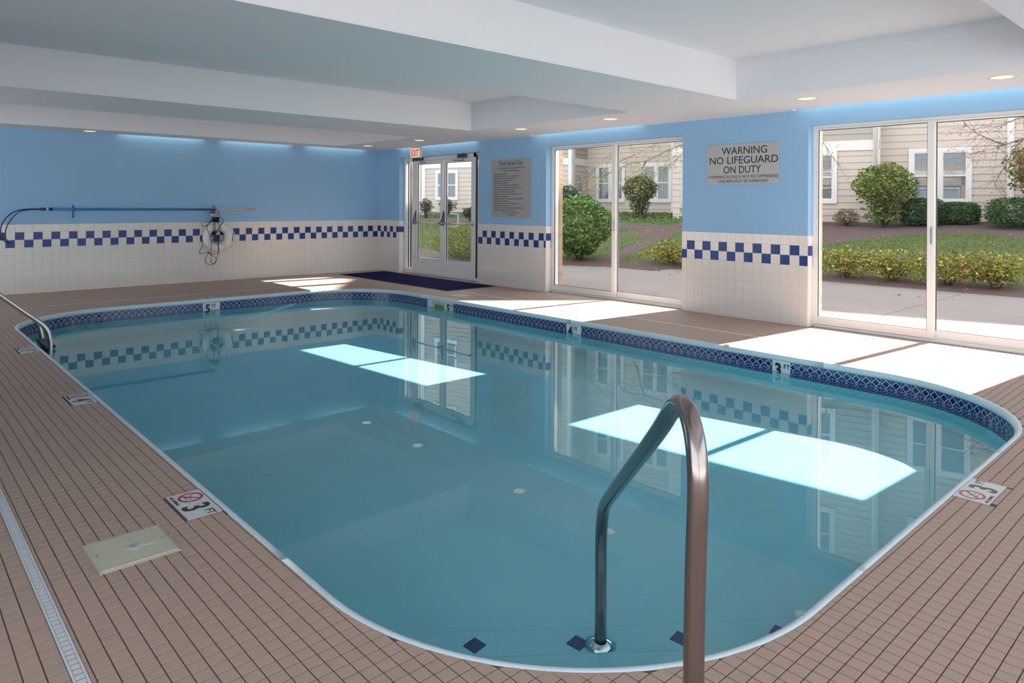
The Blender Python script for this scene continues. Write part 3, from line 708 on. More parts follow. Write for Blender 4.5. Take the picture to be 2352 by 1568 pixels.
# ------------------------------------------------------------------ windows
def frame_bar(mb, y0, y1, z0, z1, x0, x1): mb.box(x0, y0, z0, x1, y1, z1); return mb
def slider(name, y0, y1, label, ym=None):
    root = empty(name, (7.76, (y0+y1)/2, 0), label, 'window', kind='structure'); ym = ym or (y0+y1)/2
    f = MB(); f.box(7.70, y0, 0, 7.83, y0+.028, ZH); f.box(7.70, y1-.028, 0, 7.83, y1, ZH); f.box(7.70, y0+.028, ZH-.028, 7.83, y1-.028, ZH)
    part('frame', f, M['alum'], root, bevel=.002)
    tr = MB(); tr.box(7.69, y0+.028, -.001, 7.83, y1-.028, .026); tr.box(7.735, y0+.028, .026, 7.742, y1-.028, .036); tr.box(7.79, y0+.028, .026, 7.797, y1-.028, .036)
    part('sill_track', tr, M['alum'], root, bevel=.0015)
    for (a, b, xa, xb) in ((ym-.03, y1-.028, 7.705, 7.738), (y0+.028, ym+.03, 7.748, 7.781)):
        s_ = MB(); wv = .026; left = a > y0+.1
        s_.box(xa, a, .03, xb, a+(.062 if left else wv), ZH-.03); s_.box(xa, b-(wv if left else .062), .03, xb, b, ZH-.03)
        la = a+(.062 if left else wv); lb = b-(wv if left else .062)
        s_.box(xa, la, .03, xb, lb, .108); s_.box(xa, la, ZH-.05, xb, lb, ZH-.03)
        so = part('sash', s_, M['alum'], root, bevel=.002)
        xm = (xa+xb)/2
        g = part('pane', MB().box(xm-.003, la-.005, .10, xm+.003, lb+.005, ZH-.045), M['glass'], root)
        gk = MB()
        for q0, q1, z0, z1 in ((la, la+.006, .108, ZH-.05), (lb-.006, lb, .108, ZH-.05), (la, lb, ZH-.056, ZH-.05), (la, lb, .108, .113)): gk.box(xm-.006, q0, z0, xm+.006, q1, z1)
        part('gasket', gk, M['dark'], root)
        if left: part('latch', MB().box(7.694, a+.012, .96, 7.705, a+.03, 1.12), M['alum2'], root, bevel=.002)
slider('window_1', W1[0], W1[1], 'white framed sliding glass window between the two tiled piers')
slider('window_2', W2[0], W2[1], 'large white framed sliding glass window right of the lifeguard sign', 2.333)
# double door with sidelights
door = empty('door_1', (7.72, 10.3, 0), 'white aluminium double glass door with narrow sidelights', 'door', kind='structure')
f = MB(); X0, X1 = 7.70, 7.80
for a, b in ((9.13, 9.17), (9.325, 9.405), (11.185, 11.245), (11.48, 11.52)): f.box(X0, a, 0, X1, b, ZH)
f.box(X0, 9.17, 2.135, X1, 11.48, ZH); f.box(X0, 9.17, 0, X1, 9.325, .09); f.box(X0, 11.245, 0, X1, 11.48, .09)
part('frame', f, M['alum'], door, bevel=.003)
part('threshold', MB().box(7.66, 9.41, 0, 7.86, 11.18, .012), M['alum2'], door, bevel=.003)
for a, b in ((9.17, 9.325), (11.245, 11.48)):
    part('sidelight_pane', MB().box(7.747, a-.003, .085, 7.753, b+.003, 2.14), M['glass'], door)
    g = MB(); g.box(7.74, a, .09, 7.76, a+.012, 2.135); g.box(7.74, b-.045, .09, 7.76, b-.03, 2.135); part('gasket', g, M['dark'], door)
part('gasket', MB().box(7.688, 9.292, .06, 7.7005, 9.326, 2.17), M['dark'], door)
for (a, b, hinge_left) in ((9.407, 10.292, False), (10.298, 11.183, True)):
    st_ = .078; s_ = MB(); x0, x1 = 7.715, 7.76
    s_.box(x0, a, .014, x1, a+st_, 2.13); s_.box(x0, b-st_, .014, x1, b, 2.13); s_.box(x0, a+st_, .014, x1, b-st_, .30); s_.box(x0, a+st_, 2.075, x1, b-st_, 2.13)
    lf = part('leaf', s_, M['alum'], door, bevel=.002)
    part('pane', MB().box(7.735, a+st_-.004, .295, 7.741, b-st_+.004, 2.08), M['glass'], lf)
    g = MB()
    for q0, q1, z0, z1 in ((a+st_, a+st_+.006, .3, 2.075), (b-st_-.006, b-st_, .3, 2.075), (a+st_, b-st_, 2.068, 2.075), (a+st_, b-st_, .3, .306)): g.box(7.728, q0, z0, 7.748, q1, z1)
    part('gasket', g, M['dark'], lf)
    br_ = MB(); br_.tube([(7.63, a+.02, .975), (7.63, b-.03, .975)], .014, 12); part('push_bar', br_, M['alum2'], lf, smooth=True)
    yv = b-.035 if hinge_left else b-.03
    lever = MB(); P = [(7.63, yv, .975), (7.665, yv, 1.05), (7.70, yv, 1.16), (7.712, yv, 1.20), (7.715, yv, .94), (7.66, yv, .935)]
    n = len(lever.v)
    for dy in (-.014, .014): lever.v += [(x, y+dy, z) for x, y, z in P]
    k = len(P); lever.f += [tuple(range(k)), tuple(range(k, 2*k))[::-1]]+[(i, (i+1) % k, k+(i+1) % k, k+i) for i in range(k)]
    part('bar_bracket', lever, M['closer'] if True else M['alum2'], lf)
    l2 = MB().box(7.625, a+.01, .95, 7.715, a+.035, 1.0); part('bar_bracket', l2, M['alum2'], lf, bevel=.003)
ph = MB().tube(catmull([(7.77, 10.16, 1.14), (7.81, 10.16, 1.15), (7.815, 10.08, 1.145), (7.815, 10.0, 1.14), (7.815, 9.985, 1.09), (7.815, 9.985, .95), (7.815, 9.99, .925), (7.815, 10.06, .915), (7.80, 10.15, .915), (7.77, 10.16, .915)], 4), .013, 10)
part('pull_handle', ph, mat('white pull handle', (.85, .85, .85), .3), door, smooth=True)
for y0 in (9.56, 10.86):
    c = part('door_closer', MB().box(7.64, y0+.02, 2.135, 7.70, y0+.24, 2.195), M['closer'], door, bevel=.012)
    part('arm', MB().tube([(7.66, y0+.09, 2.12), (7.64, y0+.06, 2.085), (7.66, y0+.36, 2.10), (7.70, y0+.38, 2.105)] if y0 < 10 else [(7.66, y0+.06, 2.12), (7.65, y0+.05, 2.09), (7.66, y0-.1, 2.10)], .007, 8), M['closer'], c)
part('kick_plate_mark', MB().box(7.7125, 9.72, .235, 7.714, 9.76, .245), M['closer'], door)

# ------------------------------------------------------------------ mat
mt = empty('door_mat', (7.0, 10.2, 0), 'large navy blue mat lying in front of the double glass door', 'mat')
part('pile', MB().box(6.53, 8.60, .0005, 7.46, 11.84, .008), M['navy'], mt, bevel=.002); part('border', MB().box(6.49, 8.56, .0002, 7.50, 11.88, .0045), M['matedge'], mt, bevel=.001)

# ------------------------------------------------------------------ signs
def board(name, y0, y1, z0, z1, m, label): return empty(name, (XW, (y0+y1)/2, (z0+z1)/2), label, 'sign')
s1 = board('pool_rules_sign', 7.85, 8.78, 1.115, 2.045, M['sign'], 'tall grey Pool Area Use sign beside the glass door')
part('panel', MB().box(XW-.008, 7.85, 1.115, XW-.001, 8.78, 2.045), M['sign'], s1, bevel=.0015)
def L(s_, z, size, x=.465, al='CENTER', sx=1.0): return (s_, size, x, z, al, 0, sx)
rules = ['Registered guests only.', 'All children under 14 must be with an adult.', 'Running and horseplay are prohibited.', 'Appropriate swim wear required.', 'Diving strictly prohibited.', 'Shirts and shoes required in the hotel lobby.', 'Glassware is not permitted within the pool area.', 'Only flexible swim aids are permitted.', 'Be aware of depth markings at all times.', 'Report any unsafe conditions or violations to the', ' management immediately.', 'Individuals assume the risk for any injuries sustained', ' while using pool facilities.', 'Always practice water safety and courtesy.', 'Shower before entering pool.', 'Children who are not toilet trained must wear swim', ' diapers with rubber pants over them.']
ln = [L('Pool Area Use', .838, .098, sx=.95), L('For your safety, it is required that you', .780, .043, sx=.98), L('observe the following:', .738, .043, sx=.98)]
z = .690
for r_ in rules:
    b = '' if r_.startswith(' ') else '\u2022 '; ln.append(L(b+r_.strip(), z, .033, .045 if b else .065, 'LEFT', 1.0)); z -= .0362 if not r_.startswith(' ') else .0375
ln += [L('Thank you for your attention', .072, .031), L('and cooperation.', .036, .031)]
part('lettering', text_mesh(ln, (0, -1, 0), (0, 0, 1), (XW-.0085, 8.78, 1.115), .0003), mat('dark grey sign lettering', (.05, .05, .055), .5), s1)
s2 = board('lifeguard_warning_sign', 3.83, 4.75, 1.58, 2.05, M['sign2'], 'wide grey WARNING NO LIFEGUARD ON DUTY sign on the blue wall')
part('panel', MB().box(XW-.008, 3.825, 1.578, XW-.001, 4.75, 2.052), M['sign2'], s2, bevel=.0015)
ln = [('WARNING', .122, .49, .355, 'CENTER', .0004, .985), ('NO LIFEGUARD', .122, .470, .243, 'CENTER', .0004, 1.03), ('ON DUTY', .122, .46, .130, 'CENTER', .0004, .87), ('SWIMMING ALONE IS NOT RECOMMENDED', .049, .466, .072, 'CENTER', 0, .92), ('CHILDREN MUST BE SUPERVISED', .049, .466, .020, 'CENTER', 0, .92)]
part('lettering', text_mesh(ln, (0, -1, 0), (0, 0, 1), (XW-.0085, 4.75, 1.578), .0003), M['black'], s2)
ex_ = empty('exit_sign', (7.42, 10.73, 2.28), 'white box EXIT sign with red letters hanging above the door', 'sign')
part('housing', MB().box(7.40, 10.57, 2.165, 7.45, 10.89, 2.355), M['exit'], ex_, bevel=.006)
part('face', MB().box(7.397, 10.585, 2.18, 7.40, 10.875, 2.342), mat('lit white exit face', (.7, .62, .52), .5, emit=(1, .82, .70), es=.35), ex_)
part('lettering', text_mesh([('EXIT', .165, .145, .022, 'CENTER', .004, .70)], (0, -1, 0), (0, 0, 1), (7.3965, 10.875, 2.18)), mat('red exit letters', (.55, .02, .02), .5, emit=(1, .05, .03), es=.25), ex_)
part('canopy', MB().box(7.39, 10.63, 2.352, 7.46, 10.83, 2.378), M['exit'], ex_, bevel=.004)

# ------------------------------------------------------------------ ceiling fittings
cans = [(6.74, 11.28), (6.74, 9.65), (6.73, 7.18), (6.72, 5.57), (6.79, 3.15), (6.79, 1.54), (2.43, 11.93)]
clabs = ['gold recessed downlight in the soffit just before the far right corner', 'gold recessed downlight in the soffit near the EXIT sign', 'gold recessed downlight in the soffit above the grey rules sign', 'gold recessed downlight in the soffit above the smaller sliding window',
         'gold recessed downlight in the soffit at the lifeguard sign end of the large window', 'gold recessed downlight in the soffit nearest the upper right of the photo', 'gold recessed downlight in the soffit near the blue back wall']
cans2 = [(-.8, 1.5), (-.8, 4.6), (-.8, 7.8), (-.8, 11.0)]
def can(x, y, label, first=[None]):
    r0 = empty('recessed_downlight', (x, y, ZS), label, 'ceiling light', 'recessed downlights in the soffit')
    part('trim_ring', MB().lathe([(.083, -.0005), (.086, -.004), (.098, -.003), (.100, -.0003)], (x, y, ZS), (0, 0, 1), 28), mat('cream trim ring', (.75, .70, .55), .4) if not first[0] else first[0], r0, smooth=True)
    first[0] = bpy.data.materials['cream trim ring']
    part('lens', MB().lathe([(0, -.0012), (.083, -.0012), (.084, -.0003)], (x, y, ZS), (0, 0, 1), 28), M['lamp'], r0)
for (x, y), lb in zip(cans, clabs): can(x, y, lb)
for i, (x, y) in enumerate(cans2): can(x, y, 'gold recessed downlight over the drain-side walkway, '+['nearest the near wall', 'above the skimmer lid', 'above the pool ladder', 'beside the back wall'][i])
def cove(a, b, wall, label):
    if wall == 'r': c = (XW-.055, (a+b)/2, 2.50); P = [(XW-.055, a+.03, 2.50), (XW-.055, b-.03, 2.50)]
    else: c = ((a+b)/2, YB-.055, 2.50); P = [(a+.03, YB-.055, 2.50), (b-.03, YB-.055, 2.50)]
    root = empty('cove_light', c, label, 'cove light', 'fluorescent lights in the ceiling slots')
    part('tube', MB().tube(P, .012, 8), M['tube'], root); part('batten', MB().box(*[min(P[0][i], P[1][i])-(.012 if i < 2 else -.013) for i in range(3)], *[max(P[0][i], P[1][i])+(.012 if i < 2 else .038) for i in range(3)]), M['ceil'], root)
    l = bpy.data.lights.new('cove_lamp', 'AREA'); l.shape = 'RECTANGLE'; l.size = abs(b-a)-.1; l.size_y = .03; l.energy = .42*abs(b-a); l.color = (1, 1, .80)
    lo = bpy.data.objects.new('cove_lamp', l); COL.objects.link(lo); lo.parent = root; lo.location = (0, 0, -.02)
    if wall == 'r': lo.rotation_euler = (0, 0, PI/2)
for q, (a, b) in enumerate(slots_r): cove(b, a, 'r', ['pale green lit ceiling slot above the double glass door', 'pale green lit ceiling slot above the smaller sliding window', 'pale green lit ceiling slot above the large sliding window'][q])
for q, (a, b) in enumerate(slots_b): cove(a, b, 'b', ['lit ceiling slot at the top of the back wall, left of the three there', 'lit ceiling slot at the top of the back wall, middle of the three there', 'lit ceiling slot at the top of the back wall, nearest the corner'][q])
vt = empty('linear_air_vent', (6.94, 10.4, ZS), 'long dark linear air vent in the soffit before the EXIT sign', 'vent')
part('slot', MB().box(6.925, 9.62, ZS-.003, 6.955, 11.18, ZS-.0002), M['vent'], vt)
for x in (6.915, 6.957): part('flange', MB().box(x, 9.60, ZS-.005, x+.010, 11.20, ZS), M['ceil'], vt)

# ------------------------------------------------------------------ rescue gear on the back wall
pole = empty('life_hook_pole', (3.3, YB-.06, 1.215), 'long blue rescue pole with dark loop hook on the back wall', 'rescue pole'); yp = YB-.06
part('shaft', MB().tube([(1.98, yp, 1.220), (4.36, yp, 1.212)], .0175, 14), M['bpole'], pole, smooth=True)
part('ferrule', MB().tube([(1.86, yp, 1.220), (2.0, yp, 1.220)], .021, 14), M['hook'], pole, smooth=True)
part('clip', MB().tube([(1.925, yp, 1.220), (1.955, yp, 1.220)], .027, 12), M['wpole'], pole)
hp = [(1.88, yp, 1.222), (1.74, yp, 1.222), (1.60, yp, 1.205), (1.50, yp, 1.15), (1.42, yp-.02, 1.05), (1.385, yp-.03, .95), (1.39, yp-.04, .85), (1.43, yp-.04, .77), (1.48, yp-.04, .735)]
part('hook_loop', MB().tube(catmull(hp, 6), .008, 8), M['hook'], pole, smooth=True)
hp2 = [(1.88, yp, 1.214), (1.74, yp-.02, 1.212), (1.61, yp-.08, 1.19), (1.52, yp-.14, 1.12), (1.455, yp-.17, 1.02), (1.425, yp-.16, .92), (1.43, yp-.12, .83), (1.46, yp-.07, .77), (1.50, yp-.045, .73)]
part('hook_loop', MB().tube(catmull(hp2, 6), .007, 8), M['hook'], pole, smooth=True)
part('inner_sleeve', MB().tube([(4.36, yp, 1.212), (4.50, yp, 1.212)], .019, 14), M['wpole'], pole, smooth=True)
part('inner_shaft', MB().tube([(4.48, yp, 1.212), (4.90, yp, 1.214)], .0135, 14), M['wpole'], pole, smooth=True)
part('end_grip', MB().tube([(4.87, yp, 1.214), (4.89, yp, 1.214), (4.98, yp, 1.215), (5.02, yp, 1.215)], [.014, .0185, .0185, .010], 14), M['grip'], pole, smooth=True)
for q, x in enumerate((2.275, 4.33)):
    rt_ = empty('pole_bracket', (x, YB, 1.2), ['blue wall bracket holding the blue pole near its hook', 'blue wall bracket holding the blue pole above the ring buoy'][q], 'bracket', 'brackets of the rescue pole')
    part('plate', MB().box(x-.010, YB-.008, 1.09, x+.010, YB, 1.285), M['bracket'], rt_, bevel=.003)
    part('hook', MB().tube(catmull([(x, YB-.006, 1.185), (x, YB-.05, 1.180), (x, YB-.082, 1.19), (x, YB-.088, 1.225), (x, YB-.08, 1.265)], 4), .006, 8), M['bracket'], rt_)
    part('lower_hook', MB().tube(catmull([(x, YB-.006, 1.115), (x, YB-.03, 1.10), (x, YB-.045, 1.115), (x, YB-.04, 1.14)], 4), .006, 8), M['bracket'], rt_)
BX, BY, BZ = 4.375, YB-.085, .745
bu = empty('ring_buoy', (BX, BY, BZ), 'white ring buoy hanging on the tiled back wall under the pole', 'ring buoy')
circ = lambda r_, k, y=0: [(BX+r_*math.cos(2*PI*i/k), BY+y+.0*i, BZ+r_*math.sin(2*PI*i/k)) for i in range(k)]
part('ring', MB().tube(circ(.182, 48), .066, 18, closed=True), M['buoy'], bu, smooth=True)
for a in (35, 125, 215, 305):
    pc = [((BX+.182*math.cos(R(a+d))), BY, BZ+.182*math.sin(R(a+d))) for d in (-9, -3, 3, 9)]
    part('band', MB().tube(pc, .0685, 18), M['rope'], bu, smooth=True)
gl = []
for q, a in enumerate((35, 125, 215, 305)):
    for t in np.linspace(0, 1, 9)[:-1]:
        an = R(a+90*t); rr = .25+.055*math.sin(PI*t)*(1 if q != 0 else .6); gl.append((BX+rr*math.cos(an), BY-.01-.02*math.sin(PI*t), BZ+rr*math.sin(an)-.02*math.sin(PI*t)))
part('grab_rope', MB().tube(gl, .0055, 8, closed=True), M['rope'], bu, smooth=True)
flo = empty('throw_line_float', (4.290, YB-.10, 1.148), 'small red and white ball float hanging under the blue pole', 'float')
c = (4.290, YB-.105, 1.148); r_ = .046
part('red_shell', MB().lathe([(r_*math.cos(R(a)), r_*math.sin(R(a))) for a in range(-10, 91, 10)], c, (.1, 0, 1), 24), M['ball'], flo, smooth=True)
part('white_shell', MB().lathe([(r_*math.cos(R(a)), r_*math.sin(R(a))) for a in range(-90, -9, 10)], c, (.1, 0, 1), 24), M['ballw'], flo, smooth=True)
rp = empty('throw_rope', (4.33, YB-.15, .8), 'tangled black rope hanging in loops over the white ring buoy', 'rope')
yr = YB-.172
def P2(px, pz, dy=0): return (4.32+(px-700)/9.8*.00752*1.0, yr+dy, 1.22-(pz-195)/9.8*.00722)
loops = [[(700, 200), (650, 235), (600, 215)], [(740, 220), (745, 300), (780, 370), (845, 430), (840, 500), (790, 560), (740, 640), (690, 700), (620, 790)],
         [(560, 470), (500, 490), (420, 490), (385, 530), (410, 570), (470, 580), (520, 540), (600, 480), (680, 430)],
         [(620, 420), (520, 540), (500, 600), (540, 720), (580, 830), (640, 900), (700, 930), (735, 1010), (750, 1100), (745, 1180), (700, 1205), (600, 1200), (520, 1175), (420, 1190), (360, 1185), (350, 1140), (380, 1060), (415, 990)],
         [(640, 480), (650, 650), (670, 760), (720, 800), (740, 830), (700, 870), (640, 880), (610, 890), (620, 940), (680, 950), (720, 930), (690, 880)],
         [(570, 860), (595, 960), (600, 1080), (580, 1180), (590, 1290), (600, 1380), (630, 1440), (680, 1400), (700, 1350), (650, 1270), (560, 1200), (530, 1150)],
         [(740, 900), (755, 1050), (750, 1180), (700, 1370), (660, 1430), (580, 1455), (500, 1420), (460, 1350), (480, 1280), (520, 1200), (525, 1150)],
         [(720, 480), (760, 590), (800, 640), (760, 690), (700, 720), (640, 720), (600, 790), (640, 830), (700, 800), (760, 780), (750, 840), (710, 850)],
         [(760, 470), (820, 490), (800, 560), (770, 650), (720, 720)], [(660, 480), (680, 640), (650, 720), (590, 800), (620, 820), (690, 760), (720, 700)]]
rm = MB()
for q, lp in enumerate(loops): rm.tube(catmull([P2(x, z, -.006*((q*7+i*3) % 5)) for i, (x, z) in enumerate(lp)], 5), .0042, 6)
part('loops', rm, M['brope'], rp, smooth=True)
kn = MB(); rr = random.Random(3)
for q in range(26):
    a = rr.uniform(0, 2*PI); pts_ = []
    for i in range(5): pts_.append(P2(690+rr.uniform(-80, 85), 425+rr.uniform(-50, 65), rr.uniform(-.03, .02)))
    kn.tube(catmull(pts_, 4), .0045, 6)
for q in range(9): kn.tube(catmull([P2(655+rr.uniform(-45, 45), 735+rr.uniform(-45, 55), rr.uniform(-.02, .01)) for i in range(5)], 4), .0042, 6)
part('knotted_bundle', kn, M['brope'], rp, smooth=True, kind='stuff')
part('leader_line', MB().tube(catmull([P2(740, 350), P2(770, 375), P2(800, 410), P2(830, 440)], 4), .0035, 6), M['rope'], rp)

# ------------------------------------------------------------------ outdoors: ground
def edge_x(y): return 12.5-max(0, min(2.2, (y-8.5)*.55))
def gh(x, y): return min(.9, max(0, .085*(x-edge_x(y))))
def wob(x, y): return .25*math.sin(x*1.7+y*.9)+.2*math.sin(y*2.3-x*.7)+.12*math.sin(x*5+y*4)
def lawn_edge(y):
    pts_ = [(-8, 17.0), (3, 18.6), (3.97, 19.4), (5.06, 20.3), (5.97, 19.7), (6.96, 18.5), (7.45, 17.0), (9, 17.2), (11, 16.5), (13.3, 16.6), (14, 18.6), (14.5, 20.8)]
    for (a, xa), (b, xb) in zip(pts_, pts_[1:]):
        if a <= y <= b: return xa+(xb-xa)*(y-a)/(b-a)
    return 17.0
def region(x, y):
    e = edge_x(y); w = wob(x, y)*.35
    if x < e+.75+w*.5: return 'mulch'
    if y > 13.2+w and x > 18.6+w+(y-15)*.02 and y < 30: return 'cover'
    if 12.9+w < y < 60:
        if 17.4+w < x < 18.6+w: return 'mulch'
        return 'lawn'
    if 11.6+w < y <= 12.9+w and x > 15.8: return 'mulch' if x < 20.2+w else 'cover'
    if y > 9 and x < 20.4+w and y <= 11.6+w: return 'lawn' if not (abs(y-11.2-(x-15)*.35) < .25) else 'mulch'
    if x < lawn_edge(y)+w: return 'lawn'
    return 'mulch'
st = .16; regs = {'mulch': MB(), 'lawn': MB(), 'cover': MB()}
X_ = np.arange(8.0, 27.0, st); Y_ = np.arange(-9, 34, st)
for i in range(len(X_)-1):
    x0, x1 = float(X_[i]), float(X_[i+1])
    for j in range(len(Y_)-1):
        y0, y1 = float(Y_[j]), float(Y_[j+1]); xm, ym = (x0+x1)/2, (y0+y1)/2
        if x1 < edge_x(ym)-.25: continue
        rg = region(xm, ym)
        regs[rg].quad(*[(x, y, gh(x, y)+.010 if x > edge_x(y) else -.012) for x, y in ((x0, y0), (x1, y0), (x1, y1), (x0, y1))])
mul = obj('mulch_bed', regs['mulch'], M['mulch'], label='brown bark mulch bed between the lawn and the hotel', cat='mulch', kind='structure')
law = obj('lawn', regs['lawn'], M['lawn'], label='sloping autumn lawn strewn with fallen leaves outside', cat='lawn', kind='structure')
cov = obj('ground_cover_bank', regs['cover'], M['cover'], label='dark green planted bank along the foot of the hotel', cat='ground cover', kind='structure')
obj('distant_ground', MB().box(8.0, -60, -.5, 12.3, -9, -.03).box(8, 34, -.5, 60, 80, -.03).box(12.3, -60, -.5, 60, -9, -.03), M['lawn'], label='plain grass ground beyond the garden', cat='ground', kind='structure')
obj('bounce_terrace', MB().box(-40, -60, -.6, 8.0, -2.7, -.25).box(-40, -2.7, -.6, -1.9, 80, -.25), mat('pale bounce paving', (.55, .54, .52), .9, var=.06, vscale=1), label='pale paved terrace on the unseen sides, added to bounce light to the ceiling', cat='terrace', kind='structure')  # unseen pale ground, added to throw sunlight up onto the ceiling
patio = empty('patio', (10, 5, 0), 'grey concrete patio slabs outside the windows', 'patio', kind='structure')
part('joint_bed', MB().box(8.0, -9, -.2, 12.45, 33, -.016), M['concj'], patio)
ysl = [-9, -6, -3, 0.2, 3.3, 5.1, 8.6, 11.2, 14.2, 17.2, 20.2, 24, 28, 33]
for a, b in zip(ysl, ysl[1:]):
    for c, d in ((8.07, 10.3), (10.312, 12.5)):
        dd = min(d, edge_x((a+b)/2)) if c > 10 else d
        if dd-c < .2: continue
        part('slab', MB().box(c, a+.006, -.10, dd, b-.006, -.006), M['conc'], patio, bevel=.004)

# ------------------------------------------------------------------ foliage
def leaf_cloud(name, n, sampler, size, cols, parent, seed, aspect=.62):
    g = np.random.default_rng(seed); P = sampler(g, n); n = len(P)
    d = g.normal(size=(n, 3)); d /= np.linalg.norm(d, axis=1)[:, None]; d[:, 2] = d[:, 2]*.5-.15
    d /= np.linalg.norm(d, axis=1)[:, None]
    e = g.normal(size=(n, 3)); e -= d*(e*d).sum(1)[:, None]; e /= np.linalg.norm(e, axis=1)[:, None]; nr = np.cross(d, e)
    s = size*g.uniform(.6, 1.25, n)[:, None]; w = s*aspect*.5
    base = P-d*s*.5; tip = P+d*s*.5; a = P+e*w+nr*s*.10; b = P-e*w+nr*s*.10
    V = np.stack([base, a, tip, b], 1).reshape(-1, 3).astype(np.float32)
    me = bpy.data.meshes.new(name); me.vertices.add(4*n); me.vertices.foreach_set('co', V.ravel()); me.loops.add(4*n); me.polygons.add(n)
    me.loops.foreach_set('vertex_index', np.arange(4*n, dtype=np.int32)); me.polygons.foreach_set('loop_start', np.arange(0, 4*n, 4, dtype=np.int32))
    me.update(calc_edges=True); me.validate()
    C = np.array([c for c, w_ in cols]); wt = np.array([w_ for c, w_ in cols], float); k = g.choice(len(cols), n, p=wt/wt.sum()); cc = np.minimum(.9, C[k]*g.uniform(.75, 1.3, (n, 1))*1.45)
    ca = me.color_attributes.new('leafcol', 'FLOAT_COLOR', 'POINT'); A = np.ones((n, 4, 4), np.float32); A[:, :, :3] = cc[:, None, :]; ca.data.foreach_set('color', A.ravel())
    me.materials.append(M['leaf']); o = bpy.data.objects.new(name, me); COL.objects.link(o)
    if parent: o.parent = parent; base_ = parent.location; o.location = (-base_.x, -base_.y, -base_.z)
    return o
def blob(c, r, lumps=.12, shell=.45, flat=None, floor_=None, ph=0):
    c = np.array(c); r = np.array(r)
    def f(g, n):
        d = g.normal(size=(n, 3)); d /= np.linalg.norm(d, axis=1)[:, None]
        lum = 1+lumps*np.sin(5*d[:, 0]+ph)*np.sin(4*d[:, 1]+2*ph)+lumps*.7*np.sin(9*d[:, 2]+3*ph+4*d[:, 0])
        rr = (1-shell*g.random(n)**1.6)*lum
        P = c+d*rr[:, None]*r
        if floor_ is not None: P[:, 2] = np.maximum(P[:, 2], floor_+g.random(n)*.03)
        return P
    return f
def boxy(c, r, pw=4, shell=.3):
    c = np.array(c); r = np.array(r)
    def f(g, n):
        d = g.normal(size=(n, 3)); d /= (np.abs(d)**pw).sum(1)[:, None]**(1/pw); return c+d*(1-shell*g.random(n)**1.5)[:, None]*r*(1+.04*g.normal(size=(n, 1)))
    return f
G1, G2, G3, YG, YL, OR_, RD, DK, BR_ = (.075, .135, .025), (.12, .195, .035), (.045, .09, .022), (.23, .26, .035), (.42, .33, .04), (.38, .16, .04), (.20, .06, .045), (.03, .07, .03), (.22, .13, .09)
def stems(parent, base, tips, r=.012, name='branches', m='bark'):
    mb = MB()
    for t in tips: 
        b = Vector(base)+Vector((random.uniform(-.04, .04), random.uniform(-.04, .04), 0)); t = Vector(t); mid = b.lerp(t, .5)+Vector((random.uniform(-.05, .05), random.uniform(-.05, .05), .05))
        mb.tube([b, mid, t], [r, r*.8, r*.35], 6)
    part(name, mb, M[m], parent, smooth=True)
def shrub(name, pos, w, h_, label, cols, n, size, seed, shape='blob', z0=.0, cat='shrub', cz=None, dz=None, lumps=.12, shell=.45, group='garden shrubs outside'):
    x, y = pos; g0 = gh(x, y); root = empty(name, (x, y, g0), label, cat, group)
    tips = [(x+random.uniform(-.35, .35)*w, y+random.uniform(-.35, .35)*w, g0+h_*random.uniform(.45, .85)) for _ in range(11)]
    stems(root, (x, y, g0-.02), tips, .010 if h_ < .8 else .018)
    if shape == 'blob': f = blob((x, y, g0+h_*(.5+z0/2)), (w/2, w/2, h_*(.5-z0/2)), lumps, shell, ph=seed)
    else: f = boxy((x, y, g0+h_*.5), (w/2, w/2, h_*.48))
    leaf_cloud('foliage', n, f, size, cols, root, seed); return root
# big green bush by the patio
x, y = 11.95, 10.80; root = empty('rounded_bush', (x, y, .0), 'big round light green leafy bush at the edge of the patio', 'bush')
stems(root, (x, y, 0), [(x+random.uniform(-.3, .3), y+random.uniform(-.3, .3), random.uniform(.5, 1.1)) for _ in range(12)], .022)
def bigf(g, n):
    a = blob((x, y, .88), (.72, .72, .66), .07, .30, ph=1)(g, int(n*.75)); b = blob((x, y, .45), (.46, .46, .32), .1, .5, ph=2)(g, n-int(n*.75)); return np.vstack([a, b])
leaf_cloud('foliage', 6000, bigf, .088, [(G1, 4), (G2, 2.5), ((.20, .36, .09), 1.6), (G3, 3), (DK, 1.2), (YG, .5)], root, 1)
shrub('round_shrub', (20.7, 19.45), 1.3, 1.2, 'dark green round evergreen behind the big light green bush', [(G3, 3), (DK, 4), (G1, 1)], 5000, .07, 2)
# vase shrub
x, y = 20.06, 15.26; g0 = gh(x, y); root = empty('vase_shrub', (x, y, g0), 'tall shrub narrowing to its base before the hotel windows', 'shrub')
stems(root, (x, y, g0-.02), [(x+random.uniform(-.45, .45), y+random.uniform(-.45, .45), g0+random.uniform(.8, 1.4)) for _ in range(16)], .022)
def vf(g, n):
    a = blob((x, y, g0+1.08), (.60, .60, .48), .10, .5, ph=1.5)(g, int(n*.72)); b = blob((x, y, g0+.55), (.36, .36, .35), .15, .6, ph=2)(g, int(n*.18)); c = blob((x, y, g0+.12), (.42, .42, .16), .15, .6, ph=2)(g, int(n*.10)); return np.vstack([a, b, c])
leaf_cloud('foliage', 4600, vf, .085, [(G3, 3), (G1, 2), ((.12, .11, .03), 4), (RD, 1), ((.2, .2, .05), .8)], root, 3)
shrub('twiggy_shrub', (20.6, 13.5), .85, .55, 'small twiggy brown shrub at the corner board of the hotel', [(RD, 2), (BR_, 3), (G1, 1), ((.10, .07, .05), 3)], 700, .05, 4, z0=.1)
